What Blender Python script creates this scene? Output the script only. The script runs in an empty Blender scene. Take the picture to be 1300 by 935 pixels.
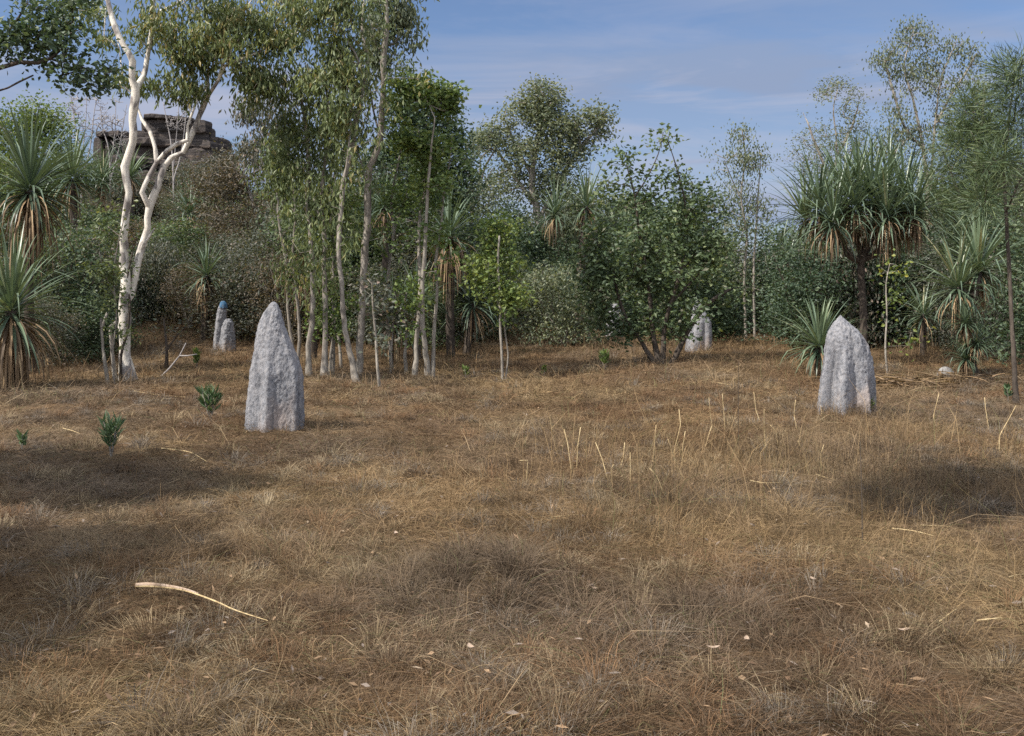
import bpy, math, random
import numpy as np
from mathutils import Vector, Matrix

SC = bpy.context.scene
COL = SC.collection
F = 1264.0          # focal length in photo pixels
HY = 365.0          # horizon row
CH = 1.65           # camera height
PI = math.pi
rs = np.random.RandomState

# ------------------------------------------------------------------ noise
_T = rs(77).rand(64, 64, 64).astype(np.float32)
def vnoise(p):
    """value noise 0..1 at (n,3) points"""
    p = np.asarray(p, dtype=np.float64)
    i = np.floor(p).astype(np.int64); f = p - i
    f = f * f * (3 - 2 * f)
    out = 0
    for dx in (0, 1):
        wx = f[:, 0] if dx else 1 - f[:, 0]
        for dy in (0, 1):
            wy = f[:, 1] if dy else 1 - f[:, 1]
            for dz in (0, 1):
                wz = f[:, 2] if dz else 1 - f[:, 2]
                out = out + wx * wy * wz * _T[(i[:, 0] + dx) % 64, (i[:, 1] + dy) % 64, (i[:, 2] + dz) % 64]
    return out
def fbm(p, o=4):
    p = np.asarray(p, dtype=np.float64); a = .5; s = 0; t = 0
    for k in range(o):
        s = s + a * vnoise(p * (2 ** k) + 17.3 * k); t += a; a *= .5
    return s / t
def n2(x, y, sc, z=0.0, o=3):
    x = np.asarray(x, dtype=np.float64); y = np.asarray(y, dtype=np.float64)
    return fbm(np.stack([x.ravel() * sc, y.ravel() * sc, np.full(x.size, z)], 1), o).reshape(x.shape)

# ------------------------------------------------------------------ terrain
def gau(x, y, cx, cy, sx, sy): return np.exp(-((x - cx) / sx) ** 2 - ((y - cy) / sy) ** 2)
def H(x, y):
    x = np.asarray(x, dtype=np.float64); y = np.asarray(y, dtype=np.float64)
    near = np.clip((y - 1) / 3, 0, 1)
    h = near * ((n2(x, y, .35, 1.0) - .5) * .22 + (n2(x, y, 1.6, 5.0) - .5) * .12)
    h = h + 5.6 * gau(x, y, -17, 50, 13, 13) + 1.0 * gau(x, y, -9, 40, 9, 8)
    h = h + 1.6 * gau(x, y, 10, 75, 40, 18)
    h = h + .17 * gau(x, y, -.15, 5.55, .36, .30)        # grassy hummock in front
    h = h + .16 * gau(x, y, 8.6, 18.0, .55, .5)
    h = h + .05 * gau(x, y, -2.72, 11.6, .6, .55) + .05 * gau(x, y, 4.45, 13.25, .65, .55) - .10 * gau(x, y, 3.7, 8.2, .9, .9) - .12*gau(x,y,-3.6,9,1.6,.7)*.5
    return h
def Hf(x, y): return float(H(np.array([x]), np.array([y]))[0])
def W(px, py, Y): return np.array([(px - 650) / F * Y, Y, CH - (py - HY) / F * Y])
_gx = np.arange(-45, 45.01, .1); _gy = np.arange(0, 55.01, .1)
_GX, _GY = np.meshgrid(_gx, _gy); _GH = H(_GX, _GY)
def Hg(x, y): return float(Hq(np.array([x]), np.array([y]))[0])
def G(px, py):
    """ground point seen at a photo pixel"""
    Y = 3.0
    while Y < 90:
        w = W(px, py, Y)
        if w[2] <= Hg(w[0], Y): break
        Y += .05
    return np.array([w[0], Y, Hf(w[0], Y)])

def Hq(x, y):
    fx = np.clip((x + 45) * 10, 0, len(_gx) - 1.001); fy = np.clip(y * 10, 0, len(_gy) - 1.001)
    i = fx.astype(int); j = fy.astype(int); fx = fx - i; fy = fy - j
    return (_GH[j, i] * (1 - fx) * (1 - fy) + _GH[j, i + 1] * fx * (1 - fy) + _GH[j + 1, i] * (1 - fx) * fy + _GH[j + 1, i + 1] * fx * fy)
# ------------------------------------------------------------------ mesh and tagging helpers
def link_mesh(name, V, polys, mat, parent=None, attr=None, smooth=True, col=None):
    """polys: list of int arrays (n,k)"""
    me = bpy.data.meshes.new(name)
    V = np.asarray(V, dtype=np.float32)
    me.vertices.add(len(V)); me.vertices.foreach_set('co', V.ravel())
    polys = [np.asarray(p, dtype=np.int32) for p in polys if len(p)]
    nl = sum(p.size for p in polys); npoly = sum(len(p) for p in polys)
    me.loops.add(nl); me.polygons.add(npoly)
    me.loops.foreach_set('vertex_index', np.concatenate([p.ravel() for p in polys]))
    tot = np.concatenate([np.full(len(p), p.shape[1], dtype=np.int32) for p in polys])
    st = np.concatenate([[0], np.cumsum(tot)[:-1]]).astype(np.int32)
    me.polygons.foreach_set('loop_start', st); me.polygons.foreach_set('loop_total', tot)
    me.polygons.foreach_set('use_smooth', np.full(npoly, bool(smooth)))
    if attr is not None:
        a = me.attributes.new('v', 'FLOAT', 'FACE'); a.data.foreach_set('value', np.asarray(attr, dtype=np.float32))
    if col is not None:
        a = me.attributes.new('tint', 'FLOAT_COLOR', 'POINT')
        a.data.foreach_set('color', np.asarray(col, dtype=np.float32).ravel())
    me.materials.append(mat)
    me.update(calc_edges=True)
    o = bpy.data.objects.new(name, me); COL.objects.link(o)
    if parent is not None: o.parent = parent
    return o
def tag(o, label=None, cat=None, group=None, kind=None):
    if label: o['label'] = label
    if cat: o['category'] = cat
    if group: o['group'] = group
    if kind: o['kind'] = kind
    return o
def empty(name, loc, label, cat, group=None, rz=0):
    o = bpy.data.objects.new(name, None); COL.objects.link(o)
    o.location = [float(v) for v in loc]; o.rotation_euler = (0, 0, rz); o.empty_display_size = .1
    return tag(o, label, cat, group)
def copy_tree(o, parent=None):
    c = o.copy(); COL.objects.link(c)
    if parent is not None: c.parent = parent
    for ch in [q for q in KIDS.get(o.name, [])]: copy_tree(ch, c)
    return c
KIDS = {}
def reg(o, p): KIDS.setdefault(p.name, []).append(o); return o

# ------------------------------------------------------------------ materials
def newmat(name):
    m = bpy.data.materials.new(name); m.use_nodes = True
    nt = m.node_tree; nt.nodes.clear()
    return m, nt, (lambda t, **k: _nd(nt, t, **k))
def _nd(nt, t, **k):
    n = nt.nodes.new(t)
    for a, b in k.items():
        if a.startswith('i_'): n.inputs[int(a[2:]) if a[2:].isdigit() else a[2:].replace('_', ' ')].default_value = b
        else: setattr(n, a, b)
    return n
def ramp(nt, stops):
    r = nt.nodes.new('ShaderNodeValToRGB'); e = r.color_ramp.elements
    while len(e) < len(stops): e.new(.5)
    for q, (p, c) in zip(e, stops): q.position = p; q.color = (*c, 1) if len(c) == 3 else c
    return r
def leaf_mat(name, stops, transl=.36, rough=.5, spec=.4):
    m, nt, N = newmat(name); L = nt.links.new
    at = N('ShaderNodeAttribute', attribute_name='v')
    oi = N('ShaderNodeObjectInfo')
    ad = N('ShaderNodeMath', operation='MULTIPLY_ADD'); ad.inputs[1].default_value = .25; ad.inputs[2].default_value = -.12
    L(oi.outputs['Random'], ad.inputs[0])
    sm = N('ShaderNodeMath', operation='ADD'); L(at.outputs['Fac'], sm.inputs[0]); L(ad.outputs[0], sm.inputs[1])
    r = ramp(nt, stops); L(sm.outputs[0], r.inputs[0])
    p = N('ShaderNodeBsdfPrincipled'); p.inputs['Roughness'].default_value = rough
    p.inputs['Specular IOR Level'].default_value = spec
    L(r.outputs[0], p.inputs['Base Color'])
    t = N('ShaderNodeBsdfTranslucent')
    mu = N('ShaderNodeMixRGB', blend_type='MULTIPLY'); mu.inputs[0].default_value = 1; mu.inputs[2].default_value = (1.15, 1.1, .55, 1)
    L(r.outputs[0], mu.inputs[1]); L(mu.outputs[0], t.inputs[0])
    mx = N('ShaderNodeMixShader'); mx.inputs[0].default_value = transl
    L(p.outputs[0], mx.inputs[1]); L(t.outputs[0], mx.inputs[2])
    o = N('ShaderNodeOutputMaterial'); L(mx.outputs[0], o.inputs[0])
    return m
def rough_mat(name, stops, scale=8, stretch=(1, 1, 1), bump=.4, bscale=30, rough=.85, detail=6, stain=None, bdist=.02):
    m, nt, N = newmat(name); L = nt.links.new
    tc = N('ShaderNodeTexCoord'); mp = N('ShaderNodeMapping'); mp.inputs['Scale'].default_value = stretch
    L(tc.outputs['Object'], mp.inputs[0])
    nz = N('ShaderNodeTexNoise'); nz.inputs['Scale'].default_value = scale; nz.inputs['Detail'].default_value = detail; nz.inputs['Roughness'].default_value = .62
    L(mp.outputs[0], nz.inputs['Vector'])
    r = ramp(nt, stops); L(nz.outputs['Fac'], r.inputs[0])
    out = r.outputs[0]
    if stain:
        n3 = N('ShaderNodeTexNoise'); n3.inputs['Scale'].default_value = stain[1]; n3.inputs['Detail'].default_value = 4
        L(mp.outputs[0], n3.inputs['Vector'])
        r3 = ramp(nt, [(stain[2], (0, 0, 0)), (stain[3], (1, 1, 1))]); L(n3.outputs['Fac'], r3.inputs[0])
        mx = N('ShaderNodeMixRGB'); L(r3.outputs[0], mx.inputs[0]); L(out, mx.inputs[1]); mx.inputs[2].default_value = (*stain[0], 1)
        out = mx.outputs[0]
    p = N('ShaderNodeBsdfPrincipled'); p.inputs['Roughness'].default_value = rough; p.inputs['Specular IOR Level'].default_value = .2
    L(out, p.inputs['Base Color'])
    n2_ = N('ShaderNodeTexNoise'); n2_.inputs['Scale'].default_value = bscale; n2_.inputs['Detail'].default_value = 6; n2_.inputs['Roughness'].default_value = .7
    L(mp.outputs[0], n2_.inputs['Vector'])
    b = N('ShaderNodeBump'); b.inputs['Strength'].default_value = bump; b.inputs['Distance'].default_value = bdist
    L(n2_.outputs['Fac'], b.inputs['Height']); L(b.outputs[0], p.inputs['Normal'])
    o = N('ShaderNodeOutputMaterial'); L(p.outputs[0], o.inputs[0])
    return m
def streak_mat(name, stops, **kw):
    """weathered earth with dark streaks down it, painted in for the shade of grooves"""
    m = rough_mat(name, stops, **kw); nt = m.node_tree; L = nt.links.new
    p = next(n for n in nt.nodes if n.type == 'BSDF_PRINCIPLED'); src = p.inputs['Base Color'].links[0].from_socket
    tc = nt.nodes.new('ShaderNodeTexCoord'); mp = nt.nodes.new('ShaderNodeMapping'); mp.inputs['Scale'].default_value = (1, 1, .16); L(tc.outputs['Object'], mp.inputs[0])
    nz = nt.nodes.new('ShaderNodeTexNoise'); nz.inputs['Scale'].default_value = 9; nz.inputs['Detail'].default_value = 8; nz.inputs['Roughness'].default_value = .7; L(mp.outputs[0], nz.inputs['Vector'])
    rp = ramp(nt, [(.50, (0, 0, 0)), (.64, (.75, .75, .75))]); L(nz.outputs['Fac'], rp.inputs[0])  # vertical streak mask, puts the darkness of shaded grooves into the colour
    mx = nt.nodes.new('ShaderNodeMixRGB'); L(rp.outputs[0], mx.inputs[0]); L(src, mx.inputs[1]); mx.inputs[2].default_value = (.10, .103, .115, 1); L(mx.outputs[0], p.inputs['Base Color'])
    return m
def tint_mat(name, rough=.75, transl=.15):
    m, nt, N = newmat(name); L = nt.links.new
    at = N('ShaderNodeAttribute', attribute_name='tint')
    p = N('ShaderNodeBsdfPrincipled'); p.inputs['Roughness'].default_value = rough; p.inputs['Specular IOR Level'].default_value = .2
    L(at.outputs['Color'], p.inputs['Base Color'])
    t = N('ShaderNodeBsdfTranslucent'); L(at.outputs['Color'], t.inputs[0])
    mx = N('ShaderNodeMixShader'); mx.inputs[0].default_value = transl
    L(p.outputs[0], mx.inputs[1]); L(t.outputs[0], mx.inputs[2])
    o = N('ShaderNodeOutputMaterial'); L(mx.outputs[0], o.inputs[0])
    return m

M = {}
M['gum'] = leaf_mat('gum_leaves', [(0, (0.0657, 0.0943, 0.045)), (0.5, (0.1407, 0.1776, 0.075)), (0.85, (0.2157, 0.2448, 0.1032)), (1, (0.3562, 0.29, 0.1312))])
M['greygum'] = leaf_mat('grey_gum_leaves', [(0, (0.0735, 0.0979, 0.0641)), (0.5, (0.14, 0.1688, 0.1046)), (1, (0.245, 0.2531, 0.1435))])
M['dark'] = leaf_mat('dark_leaves', [(0, (0.0321, 0.0566, 0.0357)), (0.6, (0.075, 0.1165, 0.0664)), (1, (0.1518, 0.1913, 0.1071))])
M['round'] = leaf_mat('broad_leaves', [(0, (0.042, 0.0645, 0.0371)), (0.5, (0.0824, 0.122, 0.0594)), (0.85, (0.1423, 0.1865, 0.0833)), (0.97, (0.2096, 0.2438, 0.1112)), (1, (0.1848, 0.1848, 0.1267))])
M['bright'] = leaf_mat('fresh_leaves', [(0, (0.0594, 0.0945, 0.0317)), (0.5, (0.1122, 0.1701, 0.0504)), (1, (0.2112, 0.252, 0.072))])
M['olive'] = leaf_mat('olive_leaves', [(0, (0.0547, 0.0701, 0.0561)), (0.5, (0.106, 0.117, 0.0895)), (0.85, (0.156, 0.1482, 0.1147)), (1, (0.2495, 0.1871, 0.1532))])
M['brownish'] = leaf_mat('dry_leaves', [(0, (0.0575, 0.0529, 0.0386)), (0.5, (0.1092, 0.092, 0.062)), (1, (0.1955, 0.138, 0.0896))])
M['needle'] = leaf_mat('needles', [(0, (0.039, 0.065, 0.0312)), (0.5, (0.078, 0.1144, 0.0494)), (1, (0.143, 0.169, 0.0715))], transl=.15)
M['pand'] = leaf_mat('screw_palm_leaves', [(0, (.055, .082, .055)), (.5, (.105, .150, .092)), (.9, (.17, .215, .125)), (1, (.27, .25, .14))], transl=.18, rough=.38, spec=.5)
M['skirt'] = leaf_mat('dead_palm_leaves', [(0, (.075, .050, .030)), (.45, (.17, .115, .065)), (.85, (.30, .20, .11)), (1, (.42, .31, .18))], transl=.12, rough=.7)
M['yellow'] = leaf_mat('yellow_leaves', [(0, (.08, .12, .03)), (.55, (.13, .17, .04)), (.8, (.22, .24, .05)), (1, (.48, .40, .06))])
M['whitebark'] = rough_mat('white_bark', [(.25, (.38, .33, .28)), (.42, (.60, .55, .48)), (.7, (.74, .70, .63))], scale=5, stretch=(1, 1, .45), bump=.6, bscale=22, stain=((.24, .215, .20), 5.0, .52, .60))
M['greybark'] = rough_mat('grey_bark', [(.3, (.10, .085, .07)), (.5, (.22, .195, .165)), (.75, (.36, .33, .29))], scale=14, stretch=(1, 1, .3), bump=.6, bscale=40)
M['palebark'] = rough_mat('pale_bark', [(.3, (.13, .115, .10)), (.5, (.25, .225, .19)), (.75, (.40, .36, .31))], scale=14, stretch=(1, 1, .3), bump=.5, bscale=40)
M['darkbark'] = rough_mat('dark_bark', [(.3, (.030, .024, .020)), (.55, (.075, .060, .048)), (.8, (.14, .115, .09))], scale=16, stretch=(1, 1, .3), bump=.8, bscale=50)
M['twig'] = rough_mat('dead_twigs', [(.3, (.20, .18, .17)), (.7, (.36, .33, .32))], scale=14, bump=.3)
M['straw'] = rough_mat('straw_stalk', [(.3, (.26, .18, .09)), (.52, (.46, .35, .19)), (.75, (.60, .49, .30))], scale=9, stretch=(4, 4, 1), bump=.3, bscale=60)
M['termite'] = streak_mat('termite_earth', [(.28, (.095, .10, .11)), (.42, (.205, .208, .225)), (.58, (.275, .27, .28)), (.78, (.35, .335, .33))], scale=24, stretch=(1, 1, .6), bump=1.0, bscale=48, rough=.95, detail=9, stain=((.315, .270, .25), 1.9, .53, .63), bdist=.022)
M['rock'] = rough_mat('sandstone', [(.30, (.030, .026, .028)), (.46, (.068, .060, .058)), (.60, (.125, .102, .090)), (.8, (.23, .17, .125))], scale=1.3, stretch=(.4, .4, 6), bump=1, bscale=5, rough=.95, detail=10, bdist=.12)
M['stone'] = rough_mat('pale_stone', [(.3, (.16, .155, .155)), (.7, (.33, .32, .31))], scale=12, bump=.6, bscale=40)
M['blue'] = rough_mat('blue_stain', [(.35, (.03, .09, .17)), (.5, (.045, .12, .21)), (.66, (.17, .18, .20))], scale=22, bump=.3, bscale=60)
M['litter'] = rough_mat('pale_dead_leaf', [(.3, (.26, .18, .12)), (.7, (.42, .33, .26))], scale=20, bump=.2)
M['grass'] = tint_mat('dry_grass')
M['seed'] = leaf_mat('seedling_leaves', [(0, (.05, .09, .045)), (.5, (.09, .145, .07)), (1, (.15, .20, .10))], transl=.2)

# ground: bare thatch colour with patches
def ground_mat():
    m, nt, N = newmat('dry_ground'); L = nt.links.new
    tc = N('ShaderNodeTexCoord')
    a = N('ShaderNodeTexNoise'); a.inputs['Scale'].default_value = .45; a.inputs['Detail'].default_value = 5
    b = N('ShaderNodeTexNoise'); b.inputs['Scale'].default_value = 28; b.inputs['Detail'].default_value = 8; b.inputs['Roughness'].default_value = .75
    c = N('ShaderNodeTexNoise'); c.inputs['Scale'].default_value = 4; c.inputs['Detail'].default_value = 6; c.inputs['Distortion'].default_value = .6
    for q in (a, b, c): L(tc.outputs['Object'], q.inputs['Vector'])
    r1 = ramp(nt, [(.35, (.12, .082, .052)), (.5, (.185, .130, .080)), (.62, (.215, .148, .088))]); L(a.outputs['Fac'], r1.inputs[0])
    r2 = ramp(nt, [(.30, (.24, .23, .22)), (.5, (.66, .63, .58)), (.7, (1.15, 1.1, 1.0))]); L(b.outputs['Fac'], r2.inputs[0])
    mx = N('ShaderNodeMixRGB', blend_type='MULTIPLY'); mx.inputs[0].default_value = .9
    L(r1.outputs[0], mx.inputs[1]); L(r2.outputs[0], mx.inputs[2])
    r3 = ramp(nt, [(.35, (.75, .75, .78)), (.65, (1.15, 1.12, 1.05))]); L(c.outputs['Fac'], r3.inputs[0])
    m2 = N('ShaderNodeMixRGB', blend_type='MULTIPLY'); m2.inputs[0].default_value = 1
    L(mx.outputs[0], m2.inputs[1]); L(r3.outputs[0], m2.inputs[2])
    p = N('ShaderNodeBsdfPrincipled'); p.inputs['Roughness'].default_value = .95; p.inputs['Specular IOR Level'].default_value = .1
    L(m2.outputs[0], p.inputs['Base Color'])
    bp = N('ShaderNodeBump'); bp.inputs['Strength'].default_value = .8; bp.inputs['Distance'].default_value = .03
    L(b.outputs['Fac'], bp.inputs['Height']); L(bp.outputs[0], p.inputs['Normal'])
    o = N('ShaderNodeOutputMaterial'); L(p.outputs[0], o.inputs[0])
    return m

# ------------------------------------------------------------------ ground sheet
def axis(lo, hi, step, far, g=1.12):
    a = list(np.arange(lo, hi + 1e-6, step)); s = step; x = a[-1]
    while x < far: s *= g; x += s; a.append(x)
    s = step; x = a[0]; b = []
    while x > -far: s *= g; x -= s; b.append(x)
    return np.array(b[::-1] + a)
xs = axis(-11, 11, .13, 700); ys = axis(-1, 22, .13, 900)
ys = ys[ys > -120]
XX, YY = np.meshgrid(xs, ys)
ZZ = H(XX, YY)
nx, ny = len(xs), len(ys)
idx = np.arange(nx * ny).reshape(ny, nx)
q = np.stack([idx[:-1, :-1], idx[:-1, 1:], idx[1:, 1:], idx[1:, :-1]], -1).reshape(-1, 4)
g = link_mesh('ground', np.stack([XX, YY, ZZ], -1).reshape(-1, 3), [q], ground_mat())
g['kind'] = 'structure'

# ------------------------------------------------------------------ dry grass (stuff)
def lerp(a, b, t): return a + (b - a) * t
def blades(n, ylo, yhi, expo, seed, length, rise, width, upright=False, mask=None, pal=None, clump=.0):
    R = rs(seed)
    u = R.rand(n); e = 1 - expo
    Y = (ylo ** e + u * (yhi ** e - ylo ** e)) ** (1 / e)
    X = (R.rand(n) * 2 - 1) * (.54 * Y + 1.2)
    if clump > 0:
        cx = np.round(X / clump) ; cy = np.round(Y / clump)
        h1 = vnoise(np.stack([cx * 7.77, cy * 3.31, np.full(n, 2.)], 1)); h2 = vnoise(np.stack([cx * 5.1, cy * 9.7, np.full(n, 8.)], 1))
        tx = (cx + h1 - .5) * clump; ty = (cy + h2 - .5) * clump
        k = .55
        ox, oy = X - tx, Y - ty
        X = tx + ox * k; Y = ty + oy * k
    if mask is not None:
        keep = R.rand(n) < mask(X, Y); X, Y = X[keep], Y[keep]
        if clump > 0: ox, oy = ox[keep], oy[keep]
        n = len(X)
    Z = Hq(X, Y) - .004
    patch = n2(X, Y, .55, 3.0)
    flow = n2(X, Y, .7, 9.0, 2) * 4 * PI
    ang = flow + R.randn(n) * 1.6
    if clump > 0: ang = np.arctan2(oy, ox) + R.randn(n) * .7
    Ln = length * (.35 + R.rand(n) ** 1.5 * 1.3) * (.75 + .6 * patch)
    if upright: el = np.clip(1.25 + R.randn(n) * .22, .5, 1.56)
    else: el = np.abs(R.randn(n)) * .38 + rise
    el = np.clip(el, .02, 1.55)
    wd = width * (.6 + .8 * R.rand(n)) * np.maximum(1, (Y / 6)) ** .75
    d = np.stack([np.cos(ang) * np.cos(el), np.sin(ang) * np.cos(el), np.sin(el)], 1)
    side = np.stack([-np.sin(ang), np.cos(ang), np.zeros(n)], 1)
    # tilt the blade's flat side at random
    up = np.cross(side, d); tw = (R.rand(n) - .5) * 2.4
    side = side * np.cos(tw)[:, None] + up * np.sin(tw)[:, None]
    B = np.stack([X, Y, Z], 1)
    bend = np.stack([R.randn(n) * .38, R.randn(n) * .38, -.12 - R.rand(n) * (.25 if not upright else .12)], 1)
    mid = B + (d + bend * .25) * (Ln * .5)[:, None]
    tip = B + (d + bend) * Ln[:, None]
    gz = Hq(tip[:, 0], tip[:, 1]) + .006
    tip[:, 2] = np.maximum(tip[:, 2], gz); mid[:, 2] = np.maximum(mid[:, 2], Hq(mid[:, 0], mid[:, 1]) + .01)
    s = side * wd[:, None] * .5
    V = np.stack([B - s, B + s, mid + s * .8, mid - s * .8, tip], 1).reshape(-1, 3)
    b = np.arange(n)[:, None] * 5
    quads = b + np.array([[0, 1, 2, 3]]); tris = b + np.array([[3, 2, 4]])
    # tint: patches of straw, brown, rust and grey
    straw = np.array([.32, .232, .13]); brown = np.array([.155, .098, .056]); rust = np.array([.24, .135, .065]); grey = np.array([.235, .195, .155])
    p2 = n2(X, Y, .8, 21.0); p3 = n2(X, Y, .33, 33.0); p4 = n2(X, Y, 2.5, 41.0, 2)
    t = np.clip((p2 - .38) * 4 + R.randn(n) * .30, 0, 1)[:, None]
    c = lerp(brown, straw, t)
    redness = np.clip((p3 - .47) * 5 + .3 * gau(X, Y, 2.4, 7.6, 2.2, 1.8) + .15 + R.randn(n) * .25, 0, .8)[:, None]
    c = lerp(c, rust, redness * .32)
    c = lerp(c, grey, (np.clip((n2(X, Y, .6, 55.) - .48) * 4 + R.randn(n) * .3, 0, .8) * (.9 - .5 * redness[:, 0]))[:, None])
    if pal is not None: c = lerp(c, np.array(pal[0]), pal[1])
    c = c * (.38 + .50 * R.rand(n))[:, None] * (.50 + 1.05 * p4)[:, None]
    c = c * np.array([1.04, 1.0, .93])
    gs = (R.rand(n) < .02 + .05 * (n2(X, Y, 1.3, 71.) > .64)); c[gs] = lerp(c[gs], np.array([.11, .13, .05]), .7)
    colv = np.ones((n, 5, 4)); colv[:, :, :3] = c[:, None, :]
    return V, quads, tris, colv.reshape(-1, 4)
def tussocks(nt, seed, ylo, yhi, per, hgt, tintsel=None):
    """separate grass tussocks, each with its own size, lean and colour"""
    R = rs(seed); u = R.rand(nt); e = .55
    TY = (ylo ** e + u * (yhi ** e - ylo ** e)) ** (1 / e); TX = (R.rand(nt) * 2 - 1) * (.54 * TY + 1)
    ok = n2(TX, TY, .6, 12.) > .40; TX, TY = TX[ok], TY[ok]; nt = len(TX)
    rad = .05 + .13 * R.rand(nt) ** 1.6; hh = hgt * (.6 + .8 * R.rand(nt))
    cols = np.array([[.31, .235, .14], [.17, .115, .07], [.25, .145, .075], [.24, .205, .165], [.36, .285, .18], [.13, .095, .065]])
    ci = R.choice(6, nt, p=[.26, .18, .16, .2, .12, .08]); tint = cols[ci] * (.55 + .45 * R.rand(nt))[:, None]
    wind = R.rand(nt) * 2 * PI; lean = R.rand(nt) * .5
    b = np.repeat(np.arange(nt), (per * (.5 + rad / .18)).astype(int)); n = len(b)
    a = R.rand(n) * 2 * PI; q_ = np.sqrt(R.rand(n))
    X = TX[b] + np.cos(a) * q_ * rad[b]; Y = TY[b] + np.sin(a) * q_ * rad[b]; Z = Hq(X, Y) - .004
    el = np.clip(1.45 - 1.0 * q_ + R.randn(n) * .25, .1, 1.5)
    d = np.stack([np.cos(a) * np.cos(el) + np.cos(wind[b]) * lean[b], np.sin(a) * np.cos(el) + np.sin(wind[b]) * lean[b], np.sin(el)], 1)
    d /= np.linalg.norm(d, axis=1)[:, None]
    Ln = hh[b] * (.5 + .7 * R.rand(n)); wd = .0019 * (.6 + .9 * R.rand(n)) * np.maximum(1, Y / 6) ** .8
    side = np.stack([-np.sin(a), np.cos(a), R.randn(n) * .3], 1)
    B = np.stack([X, Y, Z], 1); bend = np.stack([R.randn(n) * .3, R.randn(n) * .3, -.1 - R.rand(n) * .55], 1)
    mid = B + (d + bend * .2) * (Ln * .5)[:, None]; tip = B + (d + bend) * Ln[:, None]
    tip[:, 2] = np.maximum(tip[:, 2], Hq(tip[:, 0], tip[:, 1]) + .006)
    s_ = side * wd[:, None] * .5
    V = np.stack([B - s_, B + s_, mid + s_ * .8, mid - s_ * .8, tip], 1).reshape(-1, 3)
    k = np.arange(n)[:, None] * 5
    colv = np.ones((n, 5, 4)); colv[:, :, :3] = (tint[b] * (.6 + .7 * R.rand(n))[:, None])[:, None, :]
    return V, k + np.array([[0, 1, 2, 3]]), k + np.array([[3, 2, 4]]), colv.reshape(-1, 4)
def join(parts):
    V, Q, T, C = [], [], [], []; k = 0
    for v, q_, t_, c in parts:
        V.append(v); Q.append(q_ + k); T.append(t_ + k); C.append(c); k += len(v)
    return np.concatenate(V), np.concatenate(Q), np.concatenate(T), np.concatenate(C)
def not_bare(X, Y):
    return np.clip(.25 + 2.2 * (n2(X, Y, .5, 12.) - .30), .3, 1)
V, Q, T, C = join([
    blades(330000, 3.1, 14, .7, 1, .15, .05, .0023, mask=not_bare),
    blades(150000, 14, 48, 1.2, 2, .24, .12, .0030),
    blades(120000, 3.1, 15, .8, 3, .15, .42, .0018, clump=.42),
    tussocks(1500, 31, 3.3, 16, 110, .17),
    tussocks(900, 32, 14, 40, 60, .28),
    blades(6000, 3.3, 20, .8, 33, .36, .03, .0028, pal=((.38, .29, .18), .5)),
])
o = link_mesh('dry_grass', V, [Q, T], M['grass'], col=C, smooth=False)
tag(o, 'matted dry brown grass covering the clearing', kind='stuff')
R = rs(64); n = 3400
u = R.rand(n); Yl = 3.3 + 16 * u ** 1.3; Xl = (R.rand(n) * 2 - 1) * (.54 * Yl + .5)
az = R.rand(n) * 2 * PI; D = np.stack([np.cos(az), np.sin(az), R.randn(n) * .25], 1)
Cl = np.stack([Xl, Yl, Hq(Xl, Yl) + .015 + .05 * R.rand(n)], 1)
def _leafq(C, D, L, Wd):
    s_ = np.stack([-D[:, 1], D[:, 0], R.randn(len(C)) * .4], 1) * Wd[:, None] * .5
    V = np.stack([C, C + D * L[:, None] * .45 + s_, C + D * L[:, None], C + D * L[:, None] * .45 - s_ + np.array([0, 0, .004])], 1).reshape(-1, 3)
    return V, np.arange(len(C))[:, None] * 4 + np.array([[0, 1, 2, 3]])
V, Q = _leafq(Cl, D, .02 + .045 * R.rand(n), .006 + .011 * R.rand(n))
tl = np.array([[.12, .075, .045], [.30, .20, .12], [.21, .17, .14], [.34, .26, .18]])[R.choice(4, n, p=[.44, .3, .22, .04])] * (.6 + .6 * R.rand(n))[:, None]
cc = np.ones((n, 4, 4)); cc[:, :, :3] = tl[:, None, :]
tag(link_mesh('leaf_litter', V, [Q], M['grass'], col=cc.reshape(-1, 4), smooth=False), 'small brown fallen leaves scattered through the dry grass', kind='stuff')
def tallmask(X, Y):
    m = .9 * gau(X, Y, 2.2, 9.0, 2.6, 2.6) + .9 * gau(X, Y, 1.3, 7.0, 1.0, .8) + .75 * gau(X, Y, 4.4, 9.5, 1.6, 3)
    m = m + .55 * np.clip((Y - 13) / 4, 0, 1) + .35 * np.clip((Y - 20) / 3, 0, 1)
    for cx, cy in ((-2.72, 11.15), (4.45, 12.85)): m = m + 1.6 * gau(X, Y, cx, cy, .50, .14)
    return np.clip(m, 0, 1) * np.clip((n2(X, Y, 1.4, 15.) - .33) * 4, 0, 1)
def stalky(X, Y): return np.clip(.9 * gau(X, Y, 2.0, 9.3, 2.0, 1.6) + .4 * gau(X, Y, 4.8, 10, 1.2, 2), 0, 1)
def hum(X, Y):
    return np.clip(gau(X, Y, -.15, 5.5, .5, .42) + .8 * gau(X, Y, -1.55, 6.1, .6, .3) + .5 * gau(X, Y, 1.1, 4.9, .5, .4) + .6*gau(X, Y, 1.7, 6.9, .35, .3), 0, 1)
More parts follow.
